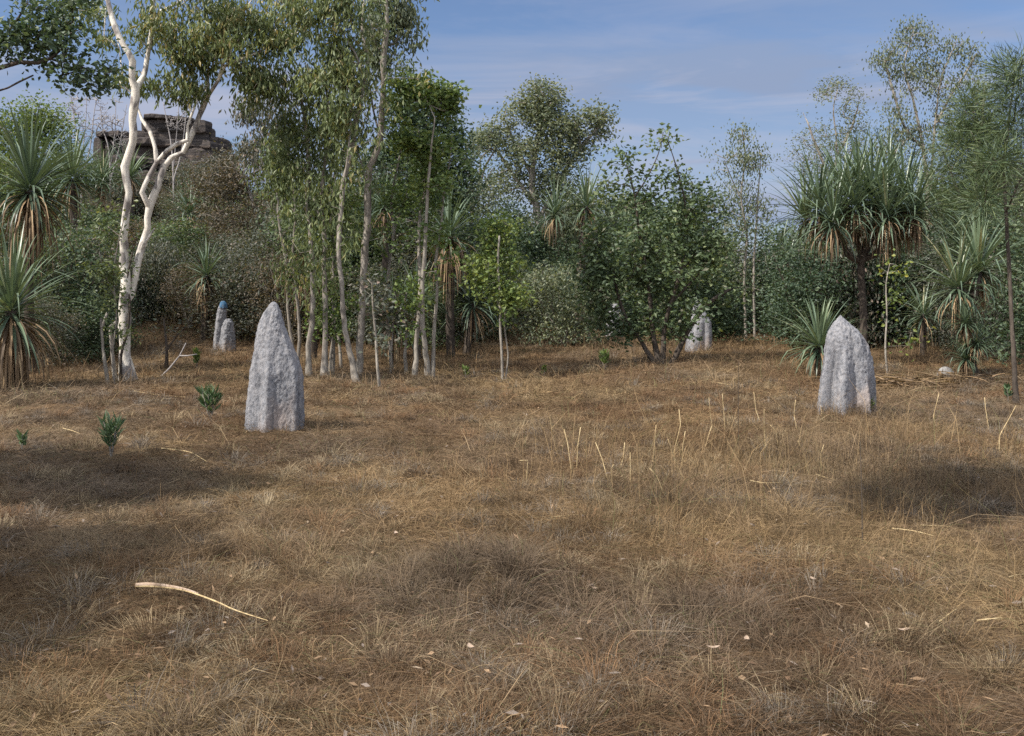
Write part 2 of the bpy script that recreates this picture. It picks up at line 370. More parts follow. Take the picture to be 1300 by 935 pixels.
V, Q, T, C = join([
    blades(90000, 5, 32, .6, 5, .34, 1, .0022, upright=True, mask=tallmask, pal=((.27, .185, .10), .45)),
    blades(9000, 6.5, 12.5, .6, 63, .50, 1, .0026, upright=True, mask=stalky, pal=((.36, .26, .14), .7)),
    blades(70000, 10.7, 11.5, 1.0001, 61, .15, .75, .0018, upright=True, mask=lambda X, Y: 1.3 * gau(X, Y, -2.77, 11.28, .40, .13)),
    blades(80000, 12.3, 13.1, 1.0001, 62, .16, .75, .0018, upright=True, mask=lambda X, Y: 1.3 * gau(X, Y, 4.45, 12.82, .46, .13)),
    blades(230000, 4.2, 7.2, .2, 6, .17, .75, .0022, mask=hum, pal=((.23, .175, .125), .4), clump=.3),
])
o = link_mesh('tall_grass', V, [Q, T], M['grass'], col=C, smooth=False)
tag(o, 'tall dry reddish grass tufts standing in the clearing', kind='stuff')

# ------------------------------------------------------------------ tubes
def tube(P, Rr, m):
    P = np.asarray(P); Rr = np.asarray(Rr); k = len(P)
    d = np.gradient(P, axis=0); d /= np.linalg.norm(d, axis=1)[:, None] + 1e-9
    ref = np.array([1., 0, 0]) if abs(d[0, 0]) < .8 else np.array([0, 1., 0])
    u = np.zeros((k, 3)); c = np.cross(d[0], ref); u[0] = c / np.linalg.norm(c)
    for i in range(1, k):
        c = u[i - 1] - d[i] * np.dot(u[i - 1], d[i]); u[i] = c / (np.linalg.norm(c) + 1e-9)
    v = np.cross(d, u)
    a = np.arange(m) / m * 2 * PI
    ring = P[:, None, :] + Rr[:, None, None] * (np.cos(a)[None, :, None] * u[:, None, :] + np.sin(a)[None, :, None] * v[:, None, :])
    V = ring.reshape(-1, 3)
    i = np.arange(k - 1)[:, None] * m; j = np.arange(m)[None, :]; j2 = (j + 1) % m
    Qd = np.stack([i + j, i + j2, i + m + j2, i + m + j], -1).reshape(-1, 4)
    # closing tip
    V = np.concatenate([V, P[-1:] + d[-1:] * Rr[-1] * .6])
    tipi = k * m
    Tr = np.stack([(k - 1) * m + j[0], (k - 1) * m + j2[0], np.full(m, tipi)], -1)
    return V, Qd, Tr
def tubes_mesh(name, chains, mat, parent, off):
    Vs, Qs, Ts = [], [], []; k = 0
    for P, Rr, m in chains:
        v, q_, t_ = tube(P, Rr, m); Vs.append(v); Qs.append(q_ + k); Ts.append(t_ + k); k += len(v)
    return link_mesh(name, np.concatenate(Vs) - off, [np.concatenate(Qs), np.concatenate(Ts)], mat, parent)
def catmull(P, step):
    P = np.asarray(P, dtype=float)
    if len(P) < 2: return P
    E = np.vstack([2 * P[0] - P[1], P, 2 * P[-1] - P[-2]])
    out = []
    for i in range(1, len(E) - 2):
        L = np.linalg.norm((E[i + 1] - E[i])[:3]); n = max(1, int(L / step))
        for s in range(n):
            t = s / n
            out.append(.5 * ((2 * E[i]) + (-E[i - 1] + E[i + 1]) * t + (2 * E[i - 1] - 5 * E[i] + 4 * E[i + 1] - E[i + 2]) * t * t + (-E[i - 1] + 3 * E[i] - 3 * E[i + 1] + E[i + 2]) * t ** 3))
    out.append(P[-1])
    return np.array(out)
def leaf_geo(C, D, L, Wd, R):
    n = len(C)
    D = D / (np.linalg.norm(D, axis=1)[:, None] + 1e-9)
    s = np.cross(D, R.randn(n, 3)); s /= np.linalg.norm(s, axis=1)[:, None] + 1e-9
    nn = np.cross(D, s)
    L = L[:, None]; Wd = Wd[:, None]
    base = C; tip = C + D * L - nn * L * .12
    a = C + D * L * .45 + s * Wd * .5 + nn * Wd * .12; b = C + D * L * .45 - s * Wd * .5 + nn * Wd * .12
    V = np.stack([base, a, tip, b], 1).reshape(-1, 3)
    Qd = np.arange(n)[:, None] * 4 + np.array([[0, 1, 2, 3]])
    return V, Qd
# leaf styles: (length, width, kind)
STYLE = {
    'gum': (.14, .042, 'droop'), 'greygum': (.13, .042, 'droop'), 'round': (.12, .08, 'any'), 'small': (.09, .055, 'any'),
    'needle': (.24, .011, 'droopfan'), 'broad': (.17, .10, 'any'), 'far': (.16, .09, 'any'), 'fargum': (.17, .075, 'droop'),
}
def build_tree(root, off, stems, attract, leaf, bark, R, lmat, nleaf=26, clump=.22, sides=8, twig=.006, seg=.3, leafscale=1.0, pernode=0, upbias=.5, maxlink=9.9):
    """stems: list of (is_root, (n,4) x,y,z,r world). attract: (m,3) crown points. Makes trunk part(s) and a crown part under root."""
    P, par, rad, rid = [], [], [], []
    nroot = 0
    for is_root, S in stems:
        st = catmull(S, .16)
        wob = np.zeros((len(st), 3)); 
        if is_root: nroot += 1
        if is_root: prev = -1; r_id = nroot - 1
        else:
            A = np.array(P); dd = np.linalg.norm(A - st[0, :3], axis=1); prev = int(dd.argmin()); r_id = rid[prev]
            st[0, :3] = A[prev]
        first = True
        for k_ in range(len(st)):
            if not is_root and first: first = False; continue
            P.append(st[k_, :3]); par.append(prev); rad.append(max(.003, st[k_, 3])); rid.append(r_id); prev = len(P) - 1
    nst = len(P)
    tips = []
    if len(attract):
        A = np.array(P)
        order = np.argsort([np.linalg.norm(A - a, axis=1).min() for a in attract])
        PA = np.zeros((nst + len(attract) * 14, 3)); PA[:nst] = A; cnt = nst
        for i in order:
            a = attract[i]
            df = a - PA[:cnt]; dist = np.linalg.norm(df, axis=1)
            cost = dist + upbias * np.maximum(0, -df[:, 2]) + .15 * (np.arange(cnt) < nst * .25)
            j = int(cost.argmin()); L = dist[j]
            if L > maxlink: continue
            n = max(1, min(12, int(L / seg)))
            prev = j; p0 = PA[j].copy()
            perp = R.randn(3) * L * .09
            for s in range(1, n + 1):
                t = s / n
                p = p0 + (a - p0) * t + perp * math.sin(PI * t) + np.array([0, 0, L * .10 * math.sin(PI * t)]) + (R.randn(3) * .02 * L / n if s < n else 0)
                PA[cnt] = p; P.append(p); par.append(prev); rad.append(0.); rid.append(rid[j]); prev = cnt; cnt += 1
            tips.append(prev)
    P = np.array(P); N = len(P)
    pipe = np.zeros(N); kids = [[] for _ in range(N)]
    for i in range(N):
        if par[i] >= 0: kids[par[i]].append(i)
    acc = np.zeros(N)
    for i in range(N - 1, -1, -1):
        if not kids[i]: acc[i] = max(acc[i], twig ** 2.4)
        if par[i] >= 0: acc[par[i]] += acc[i]
    pipe = acc ** (1 / 2.4)
    rr = np.array(rad)
    for i in range(nst, N): rr[i] = min(pipe[i], .75 * rr[par[i]] if rr[par[i]] > 0 and par[i] < nst else pipe[i])
    rr = np.maximum(rr, twig * .6)
    # chains
    chains = [[] for _ in range(max(1, nroot))]
    stack = [(i, -1) for i in range(N) if par[i] < 0]
    while stack:
        s, p0 = stack.pop()
        ch = [p0, s] if p0 >= 0 else [s]; c = s
        while kids[c]:
            ks = sorted(kids[c], key=lambda k: (-(k < nst), -rr[k]))
            for k2 in ks[1:]: stack.append((k2, c))
            c = ks[0]; ch.append(c)
        if len(ch) < 2: continue
        rc = rr[ch].copy()
        if p0 >= 0: rc[0] = min(rc[0], rc[1] * 1.25)
        big = rc.max() > .03
        pts = P[ch].copy()
        if big and s < nst:
            k_ = len(ch); nz = (R.rand(k_) - .5); rc = rc * (1 + .20 * nz); pts = pts + R.randn(k_, 3) * rc[:, None] * .10
            if p0 < 0: rc[:3] = rc[:3] * np.array([1.45, 1.2, 1.06])[:min(3, k_)]
        chains[rid[s]].append((pts, rc, sides + 4 if rc.max() > .07 else (sides if big else (5 if rc.max() > .012 else 3))))
    out = []
    for ch in chains:
        if ch: out.append(reg(tubes_mesh('trunk', ch, bark, root, off), root))
    if lmat is not None and len(tips):
        ln, wd, kind = STYLE[leaf]; ln *= leafscale; wd *= leafscale
        cs = P[tips]
        if pernode:
            ex = [i for i in range(nst, N) if rr[i] < .02 and R.rand() < pernode]; cs = np.vstack([cs, P[ex]]) if ex else cs
        base = np.repeat(np.arange(len(cs)), nleaf)
        n = len(base)
        keep = R.rand(n) < .55 + .45 * R.rand(len(cs))[base]
        base = base[keep]; n = len(base)
        C = cs[base] + R.randn(n, 3) * clump * np.array([1, 1, .8])
        D = R.randn(n, 3)
        if kind == 'droop': D[:, 2] = -1.6 + R.randn(n) * .7; D[:, :2] *= .7
        elif kind == 'droopfan': D = (C - cs[base]) * 4 / clump * .3 + R.randn(n, 3) * .35; D[:, 2] += .25
        else: D[:, 2] = D[:, 2] * .6 - .2
        if kind == 'droopfan': C = cs[base] + (C - cs[base]) * .5
        V, Qd = leaf_geo(C, D, ln * (.6 + .7 * R.rand(n)), wd * (.7 + .6 * R.rand(n)), R)
        cl = R.rand(len(cs))[base]
        v = np.clip(.5 + (cl - .5) * .55 + R.randn(n) * .20, 0.0, 1)
        out.append(reg(link_mesh('crown', V - off, [Qd], lmat, root, attr=v, smooth=False), root))
    return out
def ellip(c, r, n, R, shell=.35, holes=0.0, hs=1.2):
    m = n * 4 + 20
    p = R.randn(m, 3); p /= np.linalg.norm(p, axis=1)[:, None]; p *= ((shell + (1 - shell) * R.rand(m)) ** .6)[:, None]
    w = c + p * r
    if holes: w = w[vnoise(w * hs) > holes]
    return w[:n]
def px_tree(name, label, cat, base, stems, blobs, leaf, lmat, bark, group=None, seed=0, Y=None, dens=1.0, sprinkle=0, **kw):
    """stems [(root?, [(px,py,width_px[,depth shift m])..])], blobs [(px,py,rx,ry,n[,depth shift])] given by photo pixel at the tree's distance"""
    R = rs(seed + 100)
    b = G(*base) if Y is None else np.array([(base[0] - 650) / F * Y, Y, Hf((base[0] - 650) / F * Y, Y)])
    Y = b[1]
    S = []
    for isr, pts in stems:
        arr = []
        dd = R.randn() * .1
        for i, p in enumerate(pts):
            dep = p[3] if len(p) > 3 else dd * i * .3 + R.randn() * .03
            w = W(p[0], p[1], Y + dep) if dep else W(p[0], p[1], Y)
            if isr and i == 0: w = np.array([w[0], Y + dep, Hf(w[0], Y + dep) - .06])
            arr.append([*w, p[2] * .5 / F * Y])
        S.append((isr, np.array(arr)))
    at = []
    for bl in blobs:
        ds = bl[5] if len(bl) > 5 else 0
        c = W(bl[0], bl[1], Y + ds); rx = bl[2] / F * Y; rz = bl[3] / F * Y
        at.append(ellip(c, np.array([rx, max(.35, min(rx, 1.8) * .85), rz]), int(bl[4] * dens), R, holes=.44, hs=1.7))
    if sprinkle:
        allst = np.concatenate([catmull(q_, .2) for _, q_ in S]); zz = allst[:, 2] - b[2]; hi_ = zz.max()
        cand = allst[(zz > hi_ * .22) & (zz < hi_ * .9)]
        pick = cand[R.randint(len(cand), size=sprinkle)][:, :3] + R.randn(sprinkle, 3) * np.array([.30, .30, .22]) + np.array([0, 0, .15])
        at.append(pick)
    at = np.concatenate(at) if at else np.zeros((0, 3))
    root = empty(name, b, label, cat, group)
    build_tree(root, b, S, at, leaf, bark, R, lmat, **kw)
    return root

# ------------------------------------------------------------------ the leaning white barked gum
gum = px_tree('gum_tree', 'white-barked gum tree with twisting forked trunk on the left of the clearing', 'tree', (156, 484), [
    (1, [(163, 484, 18.1), (158, 440, 14.6), (158, 405, 14.6), (159, 370, 12.9), (158, 335, 11.2), (157, 300, 10.3), (160, 270, 9.5), (164, 245, 8.6), (159, 212, 9.5), (168, 180, 9.5), (169, 140, 9.9), (172, 114, 10.3), (168, 100, 7.7), (168, 78, 7.7), (150, 45, 6.9), (139, 10, 6.0), (134, -30, 5.2), (140, -80, 4.3)]),
    (0, [(165, 385, 9.5), (172, 350, 8.6), (178, 320, 8.6), (187, 290, 8.6), (190, 264, 9.5), (200, 236, 9.5), (209, 212, 8.6), (218, 200, 7.3), (232, 194, 6.9), (241, 178, 6.9), (249, 158, 6.9), (257, 138, 6.9), (264, 122, 6.5), (263, 106, 6.0)]),
    (0, [(172, 114, 7.7), (182, 98, 6.9), (187, 76, 6.5), (191, 48, 6.0), (194, 20, 5.6), (193, -20, 5.2), (200, -90, 3.4)]),
    (0, [(193, 27, 4.3), (205, 14, 3.9), (228, 3, 3.4), (250, -22, 2.6)]),
    (0, [(176, 264, 6.9), (180, 244, 6.5), (189, 224, 6.0), (199, 206, 6.0), (197, 188, 5.2), (190, 166, 4.7), (180, 151, 4.3), (177, 143, 2.6)]),
    (0, [(199, 208, 5.2), (212, 192, 5.6), (225, 182, 5.6), (238, 178, 5.2)]),
    (0, [(264, 120, 4.7), (276, 104, 4.3), (286, 84, 4.3), (300, 78, 3.9), (330, 66, 3.4), (352, 50, 2.6), (385, 40, 1.7)]),
    (0, [(276, 104, 3.4), (283, 80, 3.0), (292, 60, 2.6), (312, 44, 2.6)]),
    (0, [(238, 178, 3.9), (238, 160, 3.4), (243, 146, 3.4), (250, 128, 2.6)]),
    (0, [(176, 320, 3.4), (190, 300, 3.0), (196, 290, 1.7)]),
    (0, [(174, 104, 3.4), (180, 92, 3.0)]),
], [(215, 40, 45, 45, 34), (265, 45, 50, 50, 48), (310, 60, 50, 50, 48), (352, 30, 48, 45, 40), (285, -20, 90, 35, 40), (250, 95, 40, 26, 22), (315, 110, 40, 24, 16), (345, 95, 30, 30, 14), (105, 30, 45, 40, 18, .6), (160, 90, 30, 35, 8, .8), (212, 120, 24, 20, 7)],
    'gum', M['gum'], M['whitebark'], seed=3, sides=12, nleaf=52, clump=.125, twig=.006, pernode=.03, dens=.95)
px_tree('sapling', 'leafy sapling growing up against the white gum trunk and half hiding it', 'sapling', (146, 488), [
    (1, [(146, 488, 2.4), (143, 450, 2.2), (148, 400, 2), (144, 350, 1.8), (152, 300, 1.5), (160, 268, 1)]), (0, [(146, 380, 1.6), (132, 345, 1.2), (126, 320, 1)])],
    [(163, 272, 18, 12, 11), (148, 300, 20, 16, 12), (132, 335, 20, 20, 14), (176, 318, 14, 12, 6), (140, 375, 14, 16, 8), (128, 300, 14, 14, 7), (150, 425, 10, 14, 4)],
    'small', M['gum'], M['greybark'], seed=98, nleaf=26, clump=.13, twig=.004)
# thin dark vine climbing the trunk
gp = G(156, 484)
vp = np.array([[*W(a, b, gp[1] - d), r] for a, b, d, r in [(153, 482, .18, .028), (154, 450, .2, .024), (162, 420, .2, .022), (165, 385, .18, .02), (161, 360, .17, .018), (166, 330, .15, .012), (174, 300, .1, .006)]])
vb = np.array([vp[0, 0], vp[0, 1], Hf(vp[0, 0], vp[0, 1])]); vp[0, 2] = vb[2] - .03
vr = empty('climbing_vine', vb, 'thin dark vine climbing the lower trunk of the white-barked gum', 'vine')
vc = catmull(vp, .1); tubes_mesh('stem', [(vc[:, :3], vc[:, 3], 6)], M['darkbark'], vr, vb)

# overhanging broad-leaved tree at the top left, its trunk just outside the frame
px_tree('broadleaf_tree', 'dark broad-leaved tree reaching in from the top left corner above the palms', 'tree', (-130, 500), [
    (1, [(-130, 500, 20), (-132, 380, 18), (-120, 250, 16), (-100, 150, 14), (-60, 110, 10), (-20, 92, 7), (5, 85, 6), (25, 79, 5.5), (48, 80, 4.5), (64, 75, 3.5), (80, 62, 2)]),
    (0, [(-110, 180, 10), (-80, 60, 8), (-30, 10, 6), (20, -10, 4)]),
    (0, [(-60, 110, 5), (-10, 118, 3), (25, 104, 2.5), (42, 96, 2)]),
    (0, [(-20, 92, 5), (0, 55, 4), (22, 25, 3), (35, 5, 2)]),
], [(10, 20, 48, 38, 60), (52, 38, 38, 38, 55), (95, 55, 34, 34, 34), (120, 95, 24, 22, 15), (85, 92, 30, 16, 14), (15, 62, 40, 16, 16), (-60, 20, 60, 60, 60), (-110, 80, 60, 70, 50), (130, 70, 22, 30, 12), (60,-20,80,30,50)],
    'round', M['dark'], M['darkbark'], seed=5, nleaf=20, clump=.15, leafscale=.85, pernode=.03, dens=.72)

# ------------------------------------------------------------------ slim grey trees left of centre
tall = 'slim grey-barked trees left of centre'
px_tree('slender_tree', 'tallest slim grey tree with sinuous trunk rising out of the top of the picture', 'tree', (457, 478), [
    (1, [(455, 480, 9), (458, 430, 9), (461, 380, 9), (462, 330, 9), (466, 285, 9), (467, 240, 9.5), (470, 214, 9), (481, 185, 8), (484, 150, 8), (487, 110, 7), (487, 70, 7), (491, 30, 6), (489, -20, 5), (494, -80, 3)]),
    (0, [(486, 90, 4), (475, 50, 4), (470, 10, 3), (462, -30, 2)]), (0, [(490, 65, 4), (502, 55, 3), (512, 25, 2.5), (518, -5, 2)]),
    (0, [(483, 175, 3), (474, 140, 2.5), (470, 110, 2)]), (0, [(466, 235, 3), (458, 205, 2.5), (452, 190, 2)])],
    [(500, 18, 30, 28, 30), (520, 50, 16, 14, 6), (478, 45, 26, 40, 22), (470, 100, 24, 40, 16), (500, -30, 50, 30, 22), (455, 175, 22, 25, 8), (515, 10, 18, 20, 12)],
    'greygum', M['greygum'], M['greybark'], group=tall, seed=11, sprinkle=26, dens=1.2, nleaf=34, clump=0.13, twig=.005)
px_tree('slender_tree', 'slim pale-stemmed tree with broken-barked bend, immediately left of the tallest one', 'tree', (450, 485), [
    (1, [(452, 486, 8), (447, 460, 7), (440, 430, 6.5), (435, 395, 6), (434, 360, 6), (430, 325, 6), (431, 290, 6.5), (434, 255, 6.5), (437, 225, 6), (446, 195, 6), (451, 160, 6), (458, 125, 6.5), (461, 100, 6), (467, 78, 5), (460, 40, 4), (462, 0, 3)]),
    (0, [(461, 100, 3), (452, 70, 3), (440, 50, 2)]), (0, [(436, 240, 3), (443, 185, 2.5), (446, 140, 2)])],
    [(430, 40, 40, 45, 45), (400, 75, 36, 45, 40), (440, 110, 30, 40, 28), (395, 10, 46, 30, 30), (450, 0, 40, 30, 22), (425, 165, 24, 30, 16)],
    'greygum', M['gum'], M['greybark'], group=tall, seed=12, sprinkle=34, dens=0.85, nleaf=40, clump=0.14, twig=.005)
px_tree('slender_tree', 'twin-stemmed slim grey tree nearest the left termite mound', 'tree', (405, 478), [
    (1, [(393, 474, 7), (392, 440, 7), (397, 400, 7), (397, 350, 6), (394, 300, 6), (390, 255, 5), (392, 210, 5), (388, 160, 4), (380, 110, 3)]),
    (1, [(411, 478, 8), (413, 430, 7.5), (413, 390, 6.5), (411, 340, 6), (412, 295, 6), (408, 255, 5.5), (413, 200, 5), (418, 150, 4), (412, 100, 3)]),
    (0, [(412, 300, 3), (420, 280, 3), (424, 255, 2)]), (0, [(411, 290, 3), (402, 265, 3), (398, 250, 2)])],
    [(378, 130, 34, 50, 40), (400, 180, 34, 45, 34), (365, 190, 30, 40, 24), (415, 230, 28, 32, 16), (380, 250, 26, 26, 12)],
    'greygum', M['gum'], M['greybark'], group=tall, seed=13, sprinkle=46, dens=0.9, nleaf=36, clump=0.14, twig=.005)
px_tree('slender_tree', 'thin dark-based tree with a few low shoots between the left mound and the twin stems', 'tree', (422, 476), [
    (1, [(420, 478, 7), (423, 440, 6), (421, 390, 5), (424, 340, 5), (421, 290, 4), (418, 240, 4), (424, 190, 3)]),
    (0, [(423, 440, 3), (414, 415, 2), (406, 405, 1.5)])],
    [(430, 255, 26, 36, 16), (415, 300, 26, 20, 8), (412, 412, 14, 10, 4)],
    'small', M['bright'], M['greybark'], group=tall, seed=14, sprinkle=26, dens=1.3, nleaf=34, clump=0.13, twig=.004)
px_tree('multi_stem_tree', 'cluster of thin pale stems under a bright leafy crown, left of the central gap', 'tree', (536, 478), [
    (1, [(527, 462, 6), (529, 430, 6), (533, 390, 6), (533, 350, 5), (532, 310, 4.6), (534, 270, 4.2), (540, 235, 3.6), (536, 190, 2.6), (530, 160, 1.6)]),
    (1, [(544, 480, 7), (541, 450, 6.5), (537, 420, 6), (536, 370, 5.4), (539, 325, 5), (541, 280, 4.4), (543, 240, 3.8), (547, 195, 2.8), (552, 150, 1.6)]),
    (1, [(549, 470, 5), (551, 420, 4.4), (555, 370, 4), (553, 330, 3.6), (560, 290, 3), (563, 250, 2.4), (570, 210, 2), (574, 170, 1.4)]),
    (0, [(543, 240, 3), (556, 215, 3), (562, 190, 2)]), (0, [(536, 210, 2.5), (524, 190, 2), (515, 180, 2)])],
    [(545, 135, 34, 28, 40), (570, 130, 14, 16, 9), (525, 165, 28, 26, 22), (555, 190, 28, 28, 22), (548, 240, 34, 26, 18), (520, 120, 30, 26, 20)],
    'round', M['bright'], M['palebark'], seed=15, dens=1.35, sprinkle=40, nleaf=34, clump=.13, twig=.0045, leafscale=.8)
px_tree('slender_tree', 'thin grey tree with crooked forks between the tallest slim tree and the leafy cluster', 'tree', (500, 470), [
    (1, [(498, 468, 4), (494, 430, 4), (490, 390, 3.6), (493, 345, 3.4), (499, 300, 3.2), (497, 255, 3), (505, 210, 2.4), (512, 180, 2)]),
    (0, [(499, 300, 2.4), (508, 270, 2), (518, 240, 1.6)])],
    [(508, 195, 22, 26, 22), (500, 250, 24, 26, 16), (518, 240, 14, 18, 10), (490, 300, 20, 18, 8)],
    'small', M['bright'], M['greybark'], group=tall, seed=16, sprinkle=22, nleaf=24, clump=.13, twig=.004)
px_tree('slender_tree', 'thin dark-stemmed tree standing left of the twin-stemmed slim tree', 'tree', (378, 462), [
    (1, [(378, 462, 4), (380, 420, 4), (376, 370, 3.6), (372, 320, 3.4), (375, 270, 3), (370, 220, 2.6), (362, 180, 2)]),
    (0, [(374, 280, 2.6), (358, 245, 2), (350, 220, 1.6)]), (0, [(372, 230, 2), (384, 195, 1.6)])],
    [(358, 195, 26, 30, 26), (376, 230, 24, 26, 16), (345, 230, 20, 24, 14), (378, 290, 20, 20, 8), (368, 340, 20, 18, 6)],
    'greygum', M['gum'], M['greybark'], group=tall, seed=17, sprinkle=26, nleaf=34, clump=.14, twig=.004)
px_tree('slender_tree', 'thin forked pale tree standing right of the twin-stemmed slim tree, set slightly back', 'tree', (436, 468), [
    (1, [(434, 466, 4), (430, 430, 3.6), (425, 390, 3.6), (421, 340, 3.4), (426, 290, 3), (422, 240, 2.6), (428, 200, 2.4), (424, 150, 2)]),
    (0, [(424, 300, 2.6), (412, 270, 2), (404, 240, 1.6)]), (0, [(424, 230, 2.4), (440, 195, 2), (448, 170, 1.4)])],
    [(425, 160, 24, 30, 20), (440, 190, 20, 24, 12), (408, 245, 18, 24, 10), (430, 290, 20, 20, 8), (425, 345, 18, 18, 6)],
    'greygum', M['gum'], M['palebark'], group=tall, seed=18, sprinkle=26, nleaf=30, clump=.14, twig=.004)
for k, (bx, by, pts, lab) in enumerate([
    (482, 492, [(482, 492, 4.5), (479, 465, 4), (477, 430, 3.5), (474, 395, 3), (472, 360, 2.5)], 'thin bare-stemmed sapling standing furthest forward below the tallest slim tree'),
    (516, 476, [(516, 476, 4), (514, 450, 4), (516, 425, 3), (513, 395, 2.5), (516, 370, 2)], 'thin leafy sapling just left of the cluster of pale stems'),
    (496, 474, [(496, 474, 2.5), (497, 445, 2.5), (499, 410, 2), (496, 385, 2)], 'thread-thin sapling between two other saplings left of the central gap'),
    (418, 478, [(418, 480, 4), (420, 450, 3.5), (425, 415, 3), (421, 385, 2)], 'short pale sapling tangled among the twin slim stems')]):
    px_tree('sapling', lab, 'sapling', (bx, by), [(1, pts)], [(pts[-1][0], pts[-1][1] + 8, 16, 24, 9), (pts[2][0] + 6, pts[2][1], 10, 12, 3)], 'small', M['bright'] if k % 2 else M['olive'], M['palebark'], group='thin saplings at the foot of the slim trees', seed=20 + k, nleaf=34, clump=.13, twig=.003, dens=1.5)
px_tree('sapling', 'light-leaved sapling with a thin pale stem standing alone in the centre of the clearing edge', 'sapling', (637, 482), [
    (1, [(638, 484, 4), (637, 450, 3.5), (635, 415, 3.5), (635, 380, 3), (632, 340, 3), (634, 300, 2.5)]),
    (1, [(641, 484, 2.5), (645, 450, 2), (640, 410, 2), (646, 370, 1.6)]), (0, [(635, 390, 2), (625, 365, 2), (620, 340, 1.5)])],
    [(632, 300, 26, 24, 18), (618, 345, 24, 30, 16), (648, 350, 22, 34, 14), (634, 385, 24, 16, 6)],
    'small', M['bright'], M['palebark'], seed=25, nleaf=40, clump=.15, twig=.0035, dens=1.7)

# ------------------------------------------------------------------ spreading broad-leaved tree right of centre
px_tree('spreading_tree', 'low spreading broad-leaved tree with many leaning stems right of centre', 'tree', (845, 462), [
    (1, [(838, 462, 8), (830, 430, 7), (826, 390, 6), (822, 350, 4.4), (812, 300, 3.4), (806, 250, 2.4), (796, 212, 1.4)]),
    (1, [(853, 462, 7), (866, 435, 6.5), (883, 405, 6), (900, 385, 5), (925, 368, 4)]),
    (1, [(842, 463, 7), (843, 420, 6), (852, 385, 5), (862, 350, 4.4), (872, 300, 3.4), (868, 250, 2.4), (858, 210, 1.6), (848, 180, 1)]),
    (1, [(832, 462, 6), (815, 435, 5), (798, 410, 4.5), (786, 380, 4), (778, 340, 3)]),
    (0, [(868, 345, 5), (882, 325, 5), (893, 305, 4), (905, 290, 3)]), (0, [(852, 385, 3), (876, 360, 3), (890, 345, 3)]),
    (0, [(806, 250, 2.2), (822, 225, 1.8), (836, 195, 1.4), (842, 168, 1)])],
    [(842, 175, 13, 17, 6), (795, 205, 24, 15, 10), (855, 228, 26, 26, 14), (800, 250, 36, 30, 26), (835, 262, 20, 22, 8), (885, 250, 18, 20, 9), (872, 290, 36, 40, 44), (785, 310, 44, 44, 60), (840, 330, 60, 44, 80), (768, 372, 36, 36, 50), (785, 415, 30, 20, 22), (905, 320, 26, 26, 22), (890, 350, 36, 34, 40), (925, 365, 24, 20, 12), (800, 405, 30, 24, 18), (845, 395, 30, 22, 16), (862, 405, 26, 18, 8), (884, 396, 14, 12, 8, -.6), (752, 330, 16, 30, 14)],
    'broad', M['round'], M['darkbark'], seed=31, nleaf=30, clump=.17, twig=.007, leafscale=.70, dens=.82)
# pale dead leaves caught in it are part of the broad leaf ramp

# ------------------------------------------------------------------ background trees against the sky
bgt = 'trees against the sky behind the clearing'
px_tree('broad_crowned_tree', 'dark broad-crowned tree rising above the shrubs in the middle of the skyline', 'tree', (690, 412), [
    (1, [(690, 412, 9), (688, 340, 9), (684, 280, 9), (675, 235, 8), (680, 190, 6), (690, 150, 4), (688, 120, 2)]),
    (0, [(684, 280, 6), (705, 240, 5), (725, 205, 4.5), (748, 175, 4), (768, 155, 2)]),
    (0, [(680, 260, 5), (650, 220, 4), (628, 190, 3), (610, 200, 2)]), (0, [(676, 225, 4), (655, 185, 3), (645, 160, 2)]), (0,[(606,250,3),(615,215,3),(630,188,2)])],
    [(690, 125, 26, 20, 34), (665, 145, 30, 18, 34), (700, 160, 34, 24, 44), (740, 165, 24, 26, 30), (765, 155, 9, 22, 12), (630, 172, 24, 13, 24), (680, 200, 48, 24, 46), (735, 200, 30, 16, 18), (665, 235, 55, 22, 40), (612, 182, 10, 12, 8), (700,240,40,20,20)],
    'far', M['greygum'], M['greybark'], group=bgt, seed=41, Y=38, nleaf=60, clump=.26, twig=.016, leafscale=.85, dens=1.15)
px_tree('airy_tree', 'narrow airy tree with thin crown standing between the spreading tree and the many-headed palm', 'tree', (945, 412), [
    (1, [(947, 412, 3.6), (945, 350, 3.4), (948, 300, 3), (941, 250, 2.4), (946, 200, 1.8), (942, 165, 1)]),
    (1, [(958, 414, 3), (957, 340, 3), (960, 290, 2.4), (963, 240, 1.8), (966, 200, 1)]), (0, [(944, 260, 2), (928, 225, 1.4), (920, 205, 1)])],
    [(940, 175, 17, 16, 16), (932, 210, 24, 22, 20), (962, 215, 18, 26, 18), (935, 255, 28, 24, 22), (960, 275, 26, 26, 20), (928, 300, 22, 24, 16), (955, 330, 30, 24, 16)],
    'fargum', M['greygum'], M['greybark'], group=bgt, seed=42, Y=32, dens=1.15, sprinkle=30, nleaf=28, clump=.22, twig=.010, leafscale=.62)
px_tree('airy_tree', 'open-crowned tree just left of and behind the many-headed palm', 'tree', (1062, 412), [
    (1, [(1062, 412, 4), (1063, 300, 3.6), (1060, 230, 3), (1062, 180, 2.2), (1058, 140, 1.6), (1064, 112, 1)]),
    (0, [(1060, 240, 4), (1038, 190, 3), (1025, 155, 2)]), (0, [(1062, 200, 3), (1080, 165, 3), (1088, 140, 2)])],
    [(1062, 120, 24, 18, 22), (1035, 140, 22, 18, 16), (1085, 140, 15, 22, 14), (1045, 175, 38, 22, 26), (1080, 180, 24, 24, 18), (1020, 205, 26, 16, 12), (1050, 215, 46, 20, 20)],
    'far', M['greygum'], M['greybark'], group=bgt, seed=43, Y=40, dens=1.35, sprinkle=30, nleaf=28, clump=.22, twig=.010, leafscale=.62)
